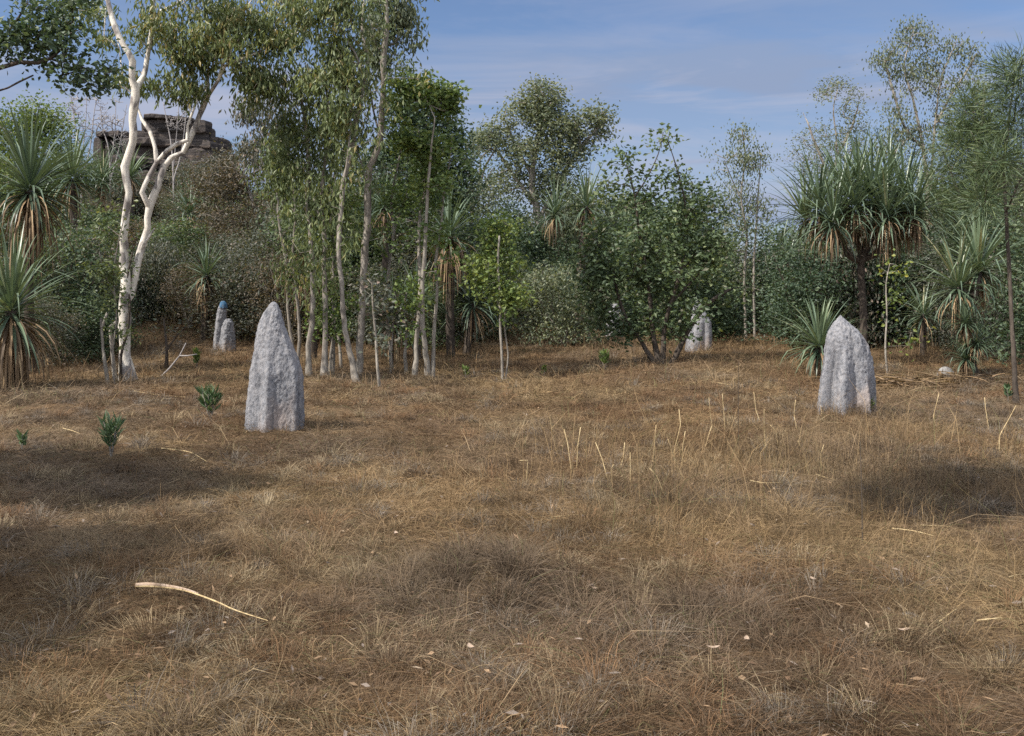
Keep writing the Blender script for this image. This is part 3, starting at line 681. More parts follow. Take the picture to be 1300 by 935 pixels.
px_tree('airy_tree', 'tall airy tree with several slender upright limbs on the right skyline', 'tree', (1180, 418), [
    (1, [(1182, 418, 7), (1180, 330, 6), (1178, 250, 5.5), (1172, 190, 4), (1160, 130, 3), (1148, 85, 2.2), (1160, 40, 1.2)]),
    (0, [(1180, 260, 4.5), (1184, 200, 3.6), (1188, 150, 3), (1195, 100, 2.4), (1212, 58, 1.2)]),
    (0, [(1188, 160, 4), (1205, 125, 3), (1225, 95, 3), (1240, 68, 2)]), (0, [(1172, 190, 4), (1148, 160, 3), (1135, 120, 3), (1122, 75, 2)])],
    [(1162, 48, 22, 17, 24), (1138, 72, 22, 17, 20), (1180, 75, 20, 26, 18), (1212, 62, 15, 16, 14), (1238, 72, 10, 18, 10), (1195, 105, 22, 22, 16), (1145, 105, 18, 26, 14), (1228, 110, 18, 18, 12), (1150, 150, 28, 28, 30), (1190, 160, 26, 28, 16), (1130, 180, 24, 20, 22), (1175, 205, 50, 24, 26), (1222, 155, 24, 26, 18), (1118, 76, 8, 7, 4)],
    'fargum', M['greygum'], M['greybark'], group=bgt, seed=44, Y=31, dens=1.35, sprinkle=30, nleaf=28, clump=.22, twig=.010, leafscale=.62)
px_tree('feathery_tree', 'feathery needle-leaved tree with leaning crown behind the right-hand palm', 'tree', (1235, 430), [
    (1, [(1236, 430, 8), (1232, 350, 7), (1236, 280, 6), (1240, 210, 5), (1246, 160, 4), (1250, 110, 2)]),
    (0, [(1236, 290, 4), (1215, 240, 3), (1200, 200, 2)]), (0, [(1238, 240, 4), (1262, 200, 3), (1275, 165, 2)])],
    [(1240, 130, 22, 26, 20), (1225, 180, 34, 28, 30), (1262, 170, 22, 28, 20), (1235, 230, 50, 30, 44), (1265, 250, 40, 30, 34), (1205, 255, 24, 30, 20), (1260, 300, 45, 26, 26)],
    'needle', M['needle'], M['greybark'], seed=45, Y=25, nleaf=90, clump=.26, twig=.008, leafscale=1.5)
px_tree('feathery_tree', 'thin-trunked dark needle-leaved tree at the right edge, nearest on that side', 'tree', (1290, 512), [
    (1, [(1290, 514, 7), (1288, 470, 6), (1285, 420, 5.5), (1283, 370, 5), (1280, 320, 5), (1277, 270, 4.5), (1275, 220, 4), (1280, 160, 3), (1288, 100, 2)]),
    (0, [(1279, 270, 2.5), (1292, 235, 2), (1305, 215, 2)]), (0, [(1277, 250, 2.5), (1262, 225, 2), (1252, 215, 1.5)])],
    [(1290, 85, 18, 18, 12), (1283, 120, 18, 20, 14), (1290, 165, 20, 20, 14), (1268, 215, 24, 20, 14), (1298, 230, 22, 24, 16), (1262, 250, 26, 16, 12), (1300, 290, 24, 20, 12)],
    'needle', M['needle'], M['darkbark'], seed=46, nleaf=80, clump=.20, twig=.005, leafscale=1.0)
px_tree('dense_tree', 'dense dark green tree filling the gap between the tall slim tree and the leafy cluster', 'tree', (520, 425), [
    (1, [(520, 425, 10), (518, 330, 9), (522, 260, 8), (518, 190, 6), (515, 140, 4)]), (0, [(520, 270, 6), (555, 220, 4), (575, 180, 3)])],
    [(520, 125, 34, 30, 50), (505, 170, 30, 40, 60), (550, 170, 32, 34, 60), (520, 225, 50, 40, 90), (570, 230, 34, 34, 60), (540, 285, 60, 34, 70), (470, 250, 30, 60, 50), (585, 190, 16, 20, 14)],
    'far', M['dark'], M['darkbark'], group=bgt, seed=47, Y=27, nleaf=44, clump=.22, twig=.009, leafscale=.75)
px_tree('airy_tree', 'small pale airy tree on the skyline between the leafy cluster and the broad-crowned tree', 'tree', (598, 415), [
    (1, [(598, 415, 6), (596, 320, 5), (600, 250, 4), (592, 200, 2)]), (0, [(598, 270, 3), (615, 235, 2), (625, 215, 1.5)])],
    [(590, 195, 20, 22, 18), (602, 235, 26, 24, 24), (620, 260, 20, 26, 20), (585, 270, 24, 30, 22)],
    'far', M['greygum'], M['greybark'], group=bgt, seed=48, Y=33, nleaf=40, clump=.26, twig=.009, leafscale=.7)
px_tree('bushy_tree', 'brownish-green bushy tree beside the rock ledges', 'tree', (320, 420), [
    (1, [(322, 420, 8), (325, 350, 7), (328, 290, 6), (315, 240, 4), (300, 210, 3)]), (1, [(338, 422, 6), (336, 340, 5), (340, 290, 5), (352, 240, 3)])],
    [(270, 225, 34, 30, 44), (310, 215, 34, 26, 44), (345, 225, 32, 30, 44), (290, 265, 44, 28, 50), (345, 275, 40, 28, 44), (370, 240, 20, 34, 24)],
    'far', M['brownish'], M['greybark'], group=bgt, seed=49, Y=30, nleaf=44, clump=.28, twig=.009, leafscale=.6)
px_tree('bushy_tree', 'leafy green tree below the dark overhanging branches, left of the bare shrub', 'tree', (40, 420), [
    (1, [(42, 425, 8), (45, 340, 7), (40, 250, 6), (45, 190, 4), (40, 150, 2)])],
    [(40, 145, 30, 26, 36), (15, 165, 34, 30, 44), (65, 180, 22, 26, 30), (30, 215, 50, 34, 50), (75, 150, 12, 16, 8), (-20, 180, 40, 50, 40)],
    'far', M['bright'], M['greybark'], group=bgt, seed=50, Y=26, nleaf=44, clump=.24, twig=.008, leafscale=.6)
for k, (cx, cy, rx, ry, lab) in enumerate([(108, 150, 30, 34, 'leafless pale grey shrub with fine upright twigs left of the rock ledges'), (145, 165, 22, 40, 'leafless pale grey shrub with fine twigs directly behind the white gum trunk'), (225,150,18,25,'small leafless grey shrub growing on top of the rock ledges')]):
    Yb = 40
    px_tree('bare_shrub', lab, 'shrub', (cx, 300), [
        (1, [(cx - 4, 300, 2.4), (cx - 6, 200, 1.9), (cx - 14, cy, 1.1), (cx - 18, cy - ry * .8, .7)]),
        (0, [(cx - 5, 230, 2), (cx + 6, 190, 1.5), (cx + 12, cy - 10, 1), (cx + 16, cy - ry * .8, .7)]), (0, [(cx - 5, 215, 1.5), (cx + 1, cy, 1), (cx + 2, cy - ry, .7)])],
        [(cx, cy - 2, rx, ry, 260), (cx, cy - ry * .5, rx * .8, ry * .5, 90)], 'small', None, M['twig'], group='leafless grey shrubs on the rocky rise', seed=60 + k, Y=Yb, twig=.009, seg=.3)

px_tree('dark_leaved_tree', 'thin tree with dark drooping leaves hanging against the right end of the rock ledges', 'tree', (374, 455), [
    (1, [(374, 455, 4.5), (366, 400, 4), (364, 340, 3.8), (354, 280, 3.4), (350, 220, 3), (336, 175, 2.4), (322, 145, 1.6)]), (0, [(344, 240, 2.4), (325, 200, 1.8), (308, 180, 1.2)]), (0, [(344, 215, 2.4), (358, 180, 1.8), (368, 150, 1.2)])],
    [(312, 140, 24, 20, 26), (335, 165, 26, 24, 26), (305, 180, 18, 20, 14), (355, 140, 26, 26, 22), (330, 205, 26, 22, 16), (365, 180, 18, 20, 12)],
    'greygum', M['olive'], M['greybark'], seed=99, nleaf=30, clump=.15, twig=.005, sprinkle=14)
px_tree('dense_tree', 'dense dark tree behind the stout palm near the right edge', 'tree', (1255, 425), [
    (1, [(1255, 425, 8), (1258, 340, 7), (1262, 280, 5), (1268, 235, 3)]), (0, [(1258, 320, 5), (1290, 270, 3), (1300, 250, 2)])],
    [(1270, 225, 30, 22, 34), (1300, 240, 30, 28, 34), (1235, 262, 30, 26, 34), (1280, 285, 46, 34, 60), (1215, 305, 30, 26, 30)],
    'far', M['olive'], M['darkbark'], seed=100, Y=29, nleaf=36, clump=.25, twig=.009, leafscale=.65)
# ------------------------------------------------------------------ screw palms
def strap(C, az, el, L, Wd, sag, R, steps=7, kink=None):
    """curved V-folded strap leaves; returns verts (n*steps*3) and quads"""
    n = len(az)
    pos = C.copy(); e = el.copy(); out = []
    hz = np.stack([np.cos(az), np.sin(az), np.zeros(n)], 1)
    side = np.stack([-np.sin(az), np.cos(az), np.zeros(n)], 1)
    for s in range(steps):
        t = s / (steps - 1)
        d = hz * np.cos(e)[:, None] + np.array([0, 0, 1.]) * np.sin(e)[:, None]
        up = np.cross(side, d); up = -up * np.sign(up[:, 2:3] + 1e-6)
        w = Wd * (1 - t ** 1.8) * (.75 + .5 * min(1, t * 4)) + .002
        out.append(np.stack([pos - side * w[:, None] * .5 + np.abs(w)[:, None] * .22 * np.array([0, 0, 1]), pos, pos + side * w[:, None] * .5 + np.abs(w)[:, None] * .22 * np.array([0, 0, 1])], 1))
        pos = pos + d * (L / (steps - 1))[:, None]
        dk = sag * (.35 + 1.3 * t)
        if kink is not None: dk = dk + kink * (abs(t - .5) < .12)
        e = np.maximum(e - dk * (1 / (steps - 1)) * 2, -1.5)
    A = np.stack(out, 1)      # n, steps, 3, 3
    V = A.reshape(-1, 3)
    b = np.arange(n)[:, None, None] * steps * 3 + np.arange(steps - 1)[None, :, None] * 3 + np.arange(2)[None, None, :]
    Qd = np.stack([b, b + 1, b + 4, b + 3], -1).reshape(-1, 4)
    return V, Qd, (steps - 1) * 2
def palm(label, base, Y, heads, Lm, trunk=None, skirt=60, nl=70, group=None, seed=0, skirtlen=.8, low=False, width=.042, branches=None):
    """heads: [(px,py,scale)], trunk [(px,py,w)]"""
    R = rs(seed + 900)
    b = G(*base) if Y is None else np.array([(base[0] - 650) / F * Y, Y, Hf((base[0] - 650) / F * Y, Y)])
    Y = b[1]
    root = empty('screw_palm', b, label, 'palm', group)
    if trunk:
        arr = np.array([[*W(p[0], p[1], Y), p[2] * .5 / F * Y] for p in trunk]); arr[0, 2] = b[2] - .05
        ch = [catmull(arr, .1)]
        for br in (branches or []):
            ch.append(catmull(np.array([[*W(p[0], p[1], Y + (p[3] if len(p) > 3 else 0)), p[2] * .5 / F * Y] for p in br]), .08))
        chs = []
        for c in ch:
            rr = c[:, 3] * (1 + .12 * np.sin(np.arange(len(c)) * 2.1))
            chs.append((c[:, :3], rr, 10))
        tubes_mesh('trunk', chs, M['darkbark'], root, b)
    for hi, h in enumerate(heads):
        dY = h[3] if len(h) > 3 else 0
        c = W(h[0], h[1], Y + dY)
        n = int(nl * 1.55); sc = h[2]
        i = np.arange(n); az = i * 2.39996 + R.randn(n) * .15 + hi
        f = (i + .5) / n
        el = np.radians(84 - 118 * f ** .95) + R.randn(n) * .15
        L = Lm * sc * (.62 + .5 * np.sin(PI * np.clip(f * .7 + .25, 0, 1))) * (.85 + .3 * R.rand(n))
        C = c + np.stack([np.cos(az) * .05, np.sin(az) * .05, (.12 - .22 * f)], 1) * sc
        sag = .08 + .38 * f + R.rand(n) * .28
        kink = np.where(R.rand(n) < .5, 2.3 * R.rand(n), 0) * (f > .25)
        V, Qd, nf = strap(C, az, el, L, width * sc * (.8 + .4 * R.rand(n)), sag, R, kink=kink)
        v = np.repeat(np.clip(.62 - .35 * f + R.randn(n) * .17, 0, .95), nf)
        link_mesh('leaf_rosette', V - b, [Qd], M['pand'], root, attr=v, smooth=False)
        if skirt and not (len(h) > 4 and h[4] == 0):
            m = int(skirt * 1.3 * (h[4] if len(h) > 4 else 1)); az = R.rand(m) * 2 * PI; f = R.rand(m)
            el = np.radians(-15 - 62 * f) + R.randn(m) * .28
            C = c + np.stack([np.cos(az) * .07, np.sin(az) * .07, -.10 - .25 * f], 1) * sc
            V, Qd, nf = strap(C, az, el, skirtlen * sc * (.6 + .6 * R.rand(m)), width * .62 * sc * (.5 + .8 * R.rand(m)), .5 + R.rand(m) * 1.6, R)
            lowz = H(V[:, 0], V[:, 1]) + .02; V[:, 2] = np.maximum(V[:, 2], lowz)
            link_mesh('dead_leaf_skirt', V - b, [Qd], M['skirt'], root, attr=np.repeat(R.rand(m), nf), smooth=False)
    return root
palm('tall screw palm at the left edge, its upper head above the lower palm', (38, 470), 19, [(38, 240, 1.25)], 1.15, [(40, 470, 14), (36, 360, 12), (38, 245, 12)], skirt=110, nl=85, seed=1, skirtlen=1.15)
palm('low screw palm at the left edge with brown skirt reaching the grass', (12, 492), None, [(14, 395, 1.15)], 1.2, [(14, 492, 15), (14, 395, 13)], skirt=170, nl=80, seed=2, skirtlen=1.25)
palm('many-headed screw palm on a single dark trunk behind the right termite mound', (1096, 452), 21, [(1040, 266, 1, -.3, .4), (1070, 248, 1, .4, 1), (1108, 250, 1, -.4, 1), (1148, 258, 1.05, .1, 1.6), (1128, 238, 1, .9, .6), (1090, 232, .9, .2, 0), (1022, 278, .9, .5, 0), (1162, 270, .9, -.5, 1), (1058, 282, .9, -.9, .7), (1126, 276, .95, -.8, 1.3), (1085, 262, .9, -.7, .9)], 1.22,
     [(1096, 452, 11), (1096, 400, 9), (1093, 345, 9), (1094, 325, 10)], skirt=56, nl=58, seed=3, skirtlen=.74,
     branches=[[(1094, 332, 8), (1078, 325, 8), (1068, 305, 7), (1045, 278, 6, -.3)], [(1094, 328, 7), (1086, 300, 7), (1072, 255, 6, .4)], [(1094, 330, 8), (1112, 322, 8), (1122, 300, 7), (1146, 268, 6, .1)], [(1094, 328, 10), (1104, 296, 9), (1108, 256, 8, -.4)], [(1094, 330, 9), (1108, 300, 8, .4), (1126, 246, 7, .9)], [(1092, 300, 8), (1090, 232, 7, .2)], [(1068, 308, 8), (1042, 300, 7, .3), (1024, 284, 7, .5)], [(1122, 302, 8), (1148, 298, 7, -.3), (1161, 276, 7, -.5)]])
palm('trunkless screw palm fanning from the ground against the left of the right termite mound', (1036, 476), None, [(1040, 440, .85)], 1.1, [(1040, 476, 14), (1040, 442, 13)], skirt=70, nl=85, seed=4, skirtlen=.8)
pr = palm('stout two-headed screw palm on the right with leaves hanging down its trunk', (1232, 478), None, [(1216, 365, .85, 0, .6), (1243, 342, .9, .3, .8), (1226, 410, .42, -.3, 1), (1240, 436, .4, -.3, 1), (1226, 455, .4, -.2, 1)], 1.15, [(1232, 478, 18), (1230, 420, 18), (1232, 375, 16)], skirt=80, nl=75, seed=5, skirtlen=.75,
     branches=[[(1232, 385, 12), (1224, 375, 11), (1218, 366, 10)], [(1232, 385, 12), (1240, 362, 11), (1242, 347, 10, .3)]])
mp = 'screw palms in the undergrowth'
for k, (b, Y, hd, L, tr, lab) in enumerate([
    ((395, 440), 22.5, [(398, 318, 1)], 1.05, [(397, 440, 12), (398, 320, 10)], 'screw palm with long brown skirt behind the twin slim stems'),
    ((497, 440), 21.5, [(500, 408, 1)], 1.1, [(498, 440, 12), (499, 410, 10)], 'low bushy screw palm right of the tallest slim tree'),
    ((528, 436), 23, [(530, 385, .9)], 1.1, [(529, 436, 12), (530, 385, 10)], 'low screw palm behind the cluster of pale stems'),
    ((488, 430), 25, [(488, 262, .85)], 1.0, [(492, 430, 11), (488, 265, 9)], 'slender screw palm with raised small head right of the tallest slim tree'),
    ((572, 430), 24, [(570, 300, 1)], 1.1, [(572, 430, 12), (570, 300, 10)], 'screw palm with heavy brown skirt right of the cluster of pale stems'),
    ((735, 415), 32, [(745, 262, 1.05), (705, 272, .95)], 1.3, [(735, 415, 12), (738, 330, 11), (745, 265, 9)], 'tall two-headed screw palm above the shrubs left of the spreading tree'),
    ((240, 400), 34, [(240, 270, 1)], 1.2, [(240, 400, 10), (240, 275, 9)], 'grey-green screw palm on the rise under the rock ledges'),
    ((165, 395), 36, [(165, 225, 1), (130, 230, 1)], 1.3, [(165, 395, 10), (165, 230, 9)], 'grey-green two-headed screw palm behind the white gum trunk'),
    ((260, 420), 27, [(262, 350, 1)], 1.0, [(260, 420, 10), (262, 352, 10)], 'small screw palm with pale brown skirt above the small twin mound'),
    ((98, 440), 24, [(92, 225, 1)], 1.2, [(98, 440, 10), (92, 230, 9)], 'screw palm head rising right of the tall left edge palm'),
    ((590, 420), 24.5, [(600, 385, 1)], 1.2, [(592, 420, 10), (600, 388, 10)], 'low spiky screw palm at the edge of the central gap')]):
    palm(lab, b, Y, hd, L, tr, skirt=110 if k in (0, 4, 8) else 46, nl=56, seed=20 + k, skirtlen=1.2 if k in (0, 4) else .8, group=mp)
palm('young screw palm peeping over the grass right of the many-headed palm trunk', (1172, 440), 24, [(1172, 400, .8)], 1.0, [(1172, 440, 8), (1172, 402, 8)], skirt=20, nl=44, seed=40, group=mp)

# ------------------------------------------------------------------ undergrowth shrubs: unique sources, then copies
def shrub_source(name, h, w, leaf, lmat, bark, seed, n=90, nleaf=26, clump=.2, ls=1.0, stems=5, low=.12):
    R = rs(seed + 500)
    root = empty(name, (0, 0, 0), 'x', 'shrub')
    S = []
    for k in range(stems):
        a = k / stems * 2 * PI + R.rand(); t = .16 * h + R.rand() * .1
        p = [[.05 * math.cos(a), .05 * math.sin(a), -.08, .03]]
        for q_ in range(1, 5):
            f = q_ / 4; p.append([math.cos(a) * w * .34 * f ** 1.2 + R.randn() * .05, math.sin(a) * w * .34 * f ** 1.2 + R.randn() * .05, h * .78 * f, .03 * (1 - .7 * f)])
        S.append((k == 0, np.array(p)) if k == 0 else (0, np.array(p)))
    at = np.concatenate([ellip(np.array([0, 0, h * .55]), np.array([w * .42, w * .42, h * .42]), int(n * .7), R, shell=.25, holes=.30, hs=1.1),
                         ellip(np.array([R.randn() * .2 * w, R.randn() * .2 * w, h * .82]), np.array([w * .22, w * .22, h * .18]), int(n * .15), R),
                         ellip(np.array([0, 0, h * low + .15]), np.array([w * .46, w * .46, h * .14]), int(n * .2), R)])
    at[:, 2] = np.maximum(at[:, 2], .12)
    build_tree(root, np.zeros(3), S, at, leaf, bark, R, lmat, nleaf=nleaf, clump=clump, twig=.005, leafscale=ls)
    return root
SRC = {
    'dark0': shrub_source('shrub', 4, 3.2, 'far', M['dark'], M['darkbark'], 1, 190, 46, .27, .80),
    'dark1': shrub_source('shrub', 4, 3.0, 'far', M['dark'], M['darkbark'], 2, 190, 46, .27, .75),
    'olive0': shrub_source('shrub', 4, 3.0, 'far', M['olive'], M['greybark'], 3, 200, 48, .27, .66),
    'olive1': shrub_source('shrub', 4, 3.4, 'fargum', M['olive'], M['greybark'], 4, 180, 46, .28, .85),
    'brown0': shrub_source('shrub', 4, 3.2, 'far', M['brownish'], M['greybark'], 5, 170, 44, .28, .62),
    'green0': shrub_source('shrub', 4, 3.0, 'far', M['round'], M['greybark'], 6, 180, 44, .27, .82),
    'green1': shrub_source('shrub', 4, 3.0, 'broad', M['bright'], M['greybark'], 7, 150, 36, .26, .72),
    'grey0': shrub_source('shrub', 4, 2.8, 'fargum', M['greygum'], M['greybark'], 8, 170, 46, .28, .78),
}
used = set()
prof = [(-150, 180), (0, 185), (60, 190), (110, 235), (170, 262), (230, 285), (290, 260), (330, 235), (400, 225), (470, 215), (560, 225), (610, 240), (660, 245), (700, 255), (745, 250), (790, 235), (850, 235), (890, 285), (940, 330), (985, 285), (1040, 262), (1100, 262), (1160, 240), (1220, 240), (1300, 225), (1450, 220)]
def top_y(px): return float(np.interp(px, [p[0] for p in prof], [p[1] for p in prof]))
words = {'dark': 'dark green', 'olive': 'olive', 'brown': 'brownish', 'green': 'fresh green', 'grey': 'grey-green'}
zones = [(-999, 120, 'behind the left palms'), (120, 320, 'near the rocky rise'), (320, 600, 'behind the slim grey trees'),
         (600, 760, 'beyond the central gap'), (760, 930, 'around the spreading tree'), (930, 1130, 'behind the many-headed palm'), (1130, 9999, 'behind the stout right palm')]
def put_shrub(kind, px, Y, h, wf, rz, row):
    s = SRC[kind]
    o = s if kind not in used else copy_tree(s)
    used.add(kind)
    x = (px - 650) / F * Y
    o.location = (x, Y, Hf(x, Y)); o.rotation_euler = (0, 0, rz); k = h / 4
    o.scale = (k * wf, k * wf, k)
    z = next(z_[2] for z_ in zones if z_[0] <= px < z_[1])
    word = words[kind[:-1]]
    o['label'] = f'{word} shrub {row} {z}'; o['group'] = f'{word} shrubs {row} {z}'; o['category'] = 'shrub'
RR = rs(4242)
kinds_at = lambda px: (['dark0', 'olive0', 'dark1', 'green0', 'olive1'] if px < 120 else ['olive0', 'brown0', 'dark0', 'olive1', 'green0'] if px < 330 else
                       ['olive0', 'green1', 'dark1', 'green0', 'dark0', 'olive1'] if px < 600 else ['dark1', 'olive1', 'grey0', 'olive0', 'dark0'] if px < 760 else
                       ['dark0', 'green0', 'dark1', 'olive0'] if px < 930 else ['grey0', 'dark1', 'olive1', 'green0', 'dark0', 'olive0'])
for row, Y0, step, hf, rname in ((0, 44, 46, 1.0, 'in the back row'), (1, 35, 48, .93, 'in the middle row'), (2, 29, 52, .62, 'in the front row')):
    px = -90.
    while px < 1400:
        Y = Y0 + RR.randn() * 1.2
        ty = top_y(px) + RR.randn() * 12
        h = (CH + (HY - ty) / F * Y) * hf * (.86 + .2 * RR.rand()) - Hf((px - 650) / F * Y, Y)
        if row == 2: h *= .75 + .5 * RR.rand()
        ks = kinds_at(px)
        if not (row == 2 and (925 < px < 1000 or 748 < px < 812)) and h > .9:
            if row == 1 and 740 < px < 820: Y += 2
            put_shrub(ks[RR.randint(len(ks))], px, Y, h * 1.02, .95 + .5 * RR.rand() + (.4 if h < 2.5 else 0), RR.rand() * 6.28, rname)
        px += step * (.7 + .6 * RR.rand())
for k, (px, Y, h, kd, wf) in enumerate([(70, 22, 3.2, 'dark0', 1), (100, 23, 3.0, 'olive0', 1), (130, 24, 2.0, 'dark1', 1.2), (85, 25, 3.9, 'green0', 1), (110, 21.5, 1.5, 'dark1', 1.3), (60, 20.5, 1.5, 'olive0', 1.3),
        (330, 27, 3.4, 'olive0', 1), (365, 26, 2.6, 'brown0', 1.1), (390, 28, 4.2, 'olive1', 1), (425, 27, 3.6, 'green0', 1), (450, 28, 4.4, 'dark1', 1), (480, 26, 2.4, 'olive0', 1.1), (515, 28, 3.8, 'green1', 1), (560, 27, 3.6, 'olive0', 1.1), (590, 28, 3.4, 'dark1', 1), (545, 25, 1.7, 'green0', 1.2),
        (290, 33, 3.2, 'brown0', 1.1), (265, 31, 2.6, 'olive0', 1.2), (215, 32, 2.8, 'green0', 1.2), (190, 30, 2.4, 'olive1', 1.2), (240, 29, 1.9, 'brown0', 1.3), (1140, 27, 3.6, 'dark1', 1), (1200, 26, 3.2, 'olive0', 1), (1290, 25, 3.4, 'grey0', 1.1), (1330, 20, 3.4, 'dark0', 1), (1250, 24, 2.4, 'olive1', 1.1), (1020, 26, 3.2, 'dark0', 1), (1060, 27, 3.6, 'olive1', 1)]):
    put_shrub(kd, px, Y, h, wf, k * 2.3, 'in front')
for k, (px, h) in enumerate([(128, 2.6), (152, 2.9), (180, 2.2), (262, 3.0), (284, 3.3), (240, 2.0), (205, 1.9)]):
    put_shrub(['olive0', 'green0', 'brown0', 'olive1'][k % 4], px, 41, h, 1.0, k * 2.1, 'on the slope')
for k in range(34):      # scrub on the rocky rise
    px = 85 + 260 * RR.rand(); Y = 36 + 7 * RR.rand()
    put_shrub(['olive0', 'brown0', 'green0', 'olive1', 'grey0'][k % 5], px, Y, 1.1 + 1.3 * RR.rand(), 1.4, k * 1.9, 'on the slope')
# low bushes at the foot of the undergrowth, nearer
for k, (px, py, h, kd) in enumerate([(85, 440, 2.4, 'dark1'), (115, 432, 2.0, 'olive0'), (60, 430, 2.6, 'green0'), (205, 425, 1.6, 'olive1'), (240, 418, 1.5, 'green0'), (345, 418, 2.0, 'olive0'), (300, 415, 1.7, 'brown0'),
    (440, 430, 1.5, 'olive1'), (475, 432, 1.3, 'green0'), (560, 425, 1.5, 'olive0'), (600, 415, 2.0, 'dark0'), (650, 408, 2.4, 'dark1'), (690, 408, 2.2, 'olive1'), (725, 408, 2.6, 'dark0'), (752, 410, 2.2, 'dark1'),
    (910, 410, 2.8, 'dark0'), (950, 405, 2.0, 'olive0'), (990, 405, 2.7, 'dark1'), (1010, 425, 1.8, 'olive1'), (1140, 440, 1.8, 'grey0'), (1175, 438, 2.0, 'dark1'), (1265, 445, 2.2, 'olive1'), (1300, 450, 2.6, 'grey0'), (1080, 430, 2.4, 'dark1'), (1200, 440, 2.2, 'olive0')]):
    Y = 2085.0 / (py - 365)
    put_shrub(kd, px, min(Y, 34), h * .95, 1.25, k * 1.7, 'at the grass edge')

# ------------------------------------------------------------------ trees outside the frame that shade the foreground
R = rs(9)
def shade_tree(label, x, y, h, blobs, seed, lean=(0, 0), tr=.12, path=None):
    R = rs(seed)
    b = np.array([x, y, Hf(x, y)]); root = empty('gum_tree', b, label, 'tree')
    S = [(1, np.array([[x, y, b[2] - .1, tr], [x + .1 + lean[0] * .3, y + .05 + lean[1] * .3, h * .35, tr * .8], [x - .05 + lean[0] * .7, y + lean[1] * .7, h * .7, tr * .45], [x + .05 + lean[0], y + lean[1], h * .92, tr * .25]]))]
    if path: S = [(1, np.array([[x, y, b[2] - .1, tr]] + [list(p) for p in path]))]
    at = np.concatenate([ellip(np.array(c), np.array(r), n, R, holes=.3) for c, r, n in blobs])
    build_tree(root, b, S, at, 'gum', M['greybark'], R, M['gum'], nleaf=110, clump=.20, twig=.006, leafscale=1.45)
def shift(bl, dx, dy): return [((c[0] + dx, c[1] + dy, c[2]), r_, n) for c, r_, n in bl]
shade_tree('gum tree standing left of the picture, shading the left foreground', -7.9, 5.7, 5.5, shift([((-8.0, 7.0, 4.4), (1.2, .55, .6), 170), ((-9.2, 7.2, 4.6), (1.2, .9, .8), 130), ((-7.1, 7.1, 4.3), (.7, .28, .3), 36), ((-8.6, 7.9, 4.4), (.9, .4, .5), 66)], .75, -.75), 71)
shade_tree('low gum tree standing left of the picture beside the photographer', -7.7, 3.0, 4.0, shift([((-8.2, 4.2, 3.9), (1.1, .8, .6), 200), ((-7.4, 4.6, 4.0), (.8, .5, .5), 90), ((-7.6, 3.5, 4.0), (.8, .5, .5), 90)], 1.3, -.5), 72)
shade_tree('added leaning gum tree out of view, its high limb shaped to cast the right shadow', 4.6, 4.2, 6.0, [((-.85, 5.45, 5.5), (.42, .5, .35), 26), ((-.5, 6.0, 5.6), (.4, .35, .3), 16), ((-1.1, 4.9, 5.4), (.3, .3, .25), 9)], 73, tr=.11, path=[(4.7, 4.2, 1.6, .10), (4.6, 4.3, 3.3, .09), (3.3, 4.6, 4.9, .07), (1.5, 5.0, 5.5, .05), (0, 5.3, 5.7, .03), (-.6, 5.5, 5.6, .02)])  # unseen tree, added and bent so its crown shades the right foreground

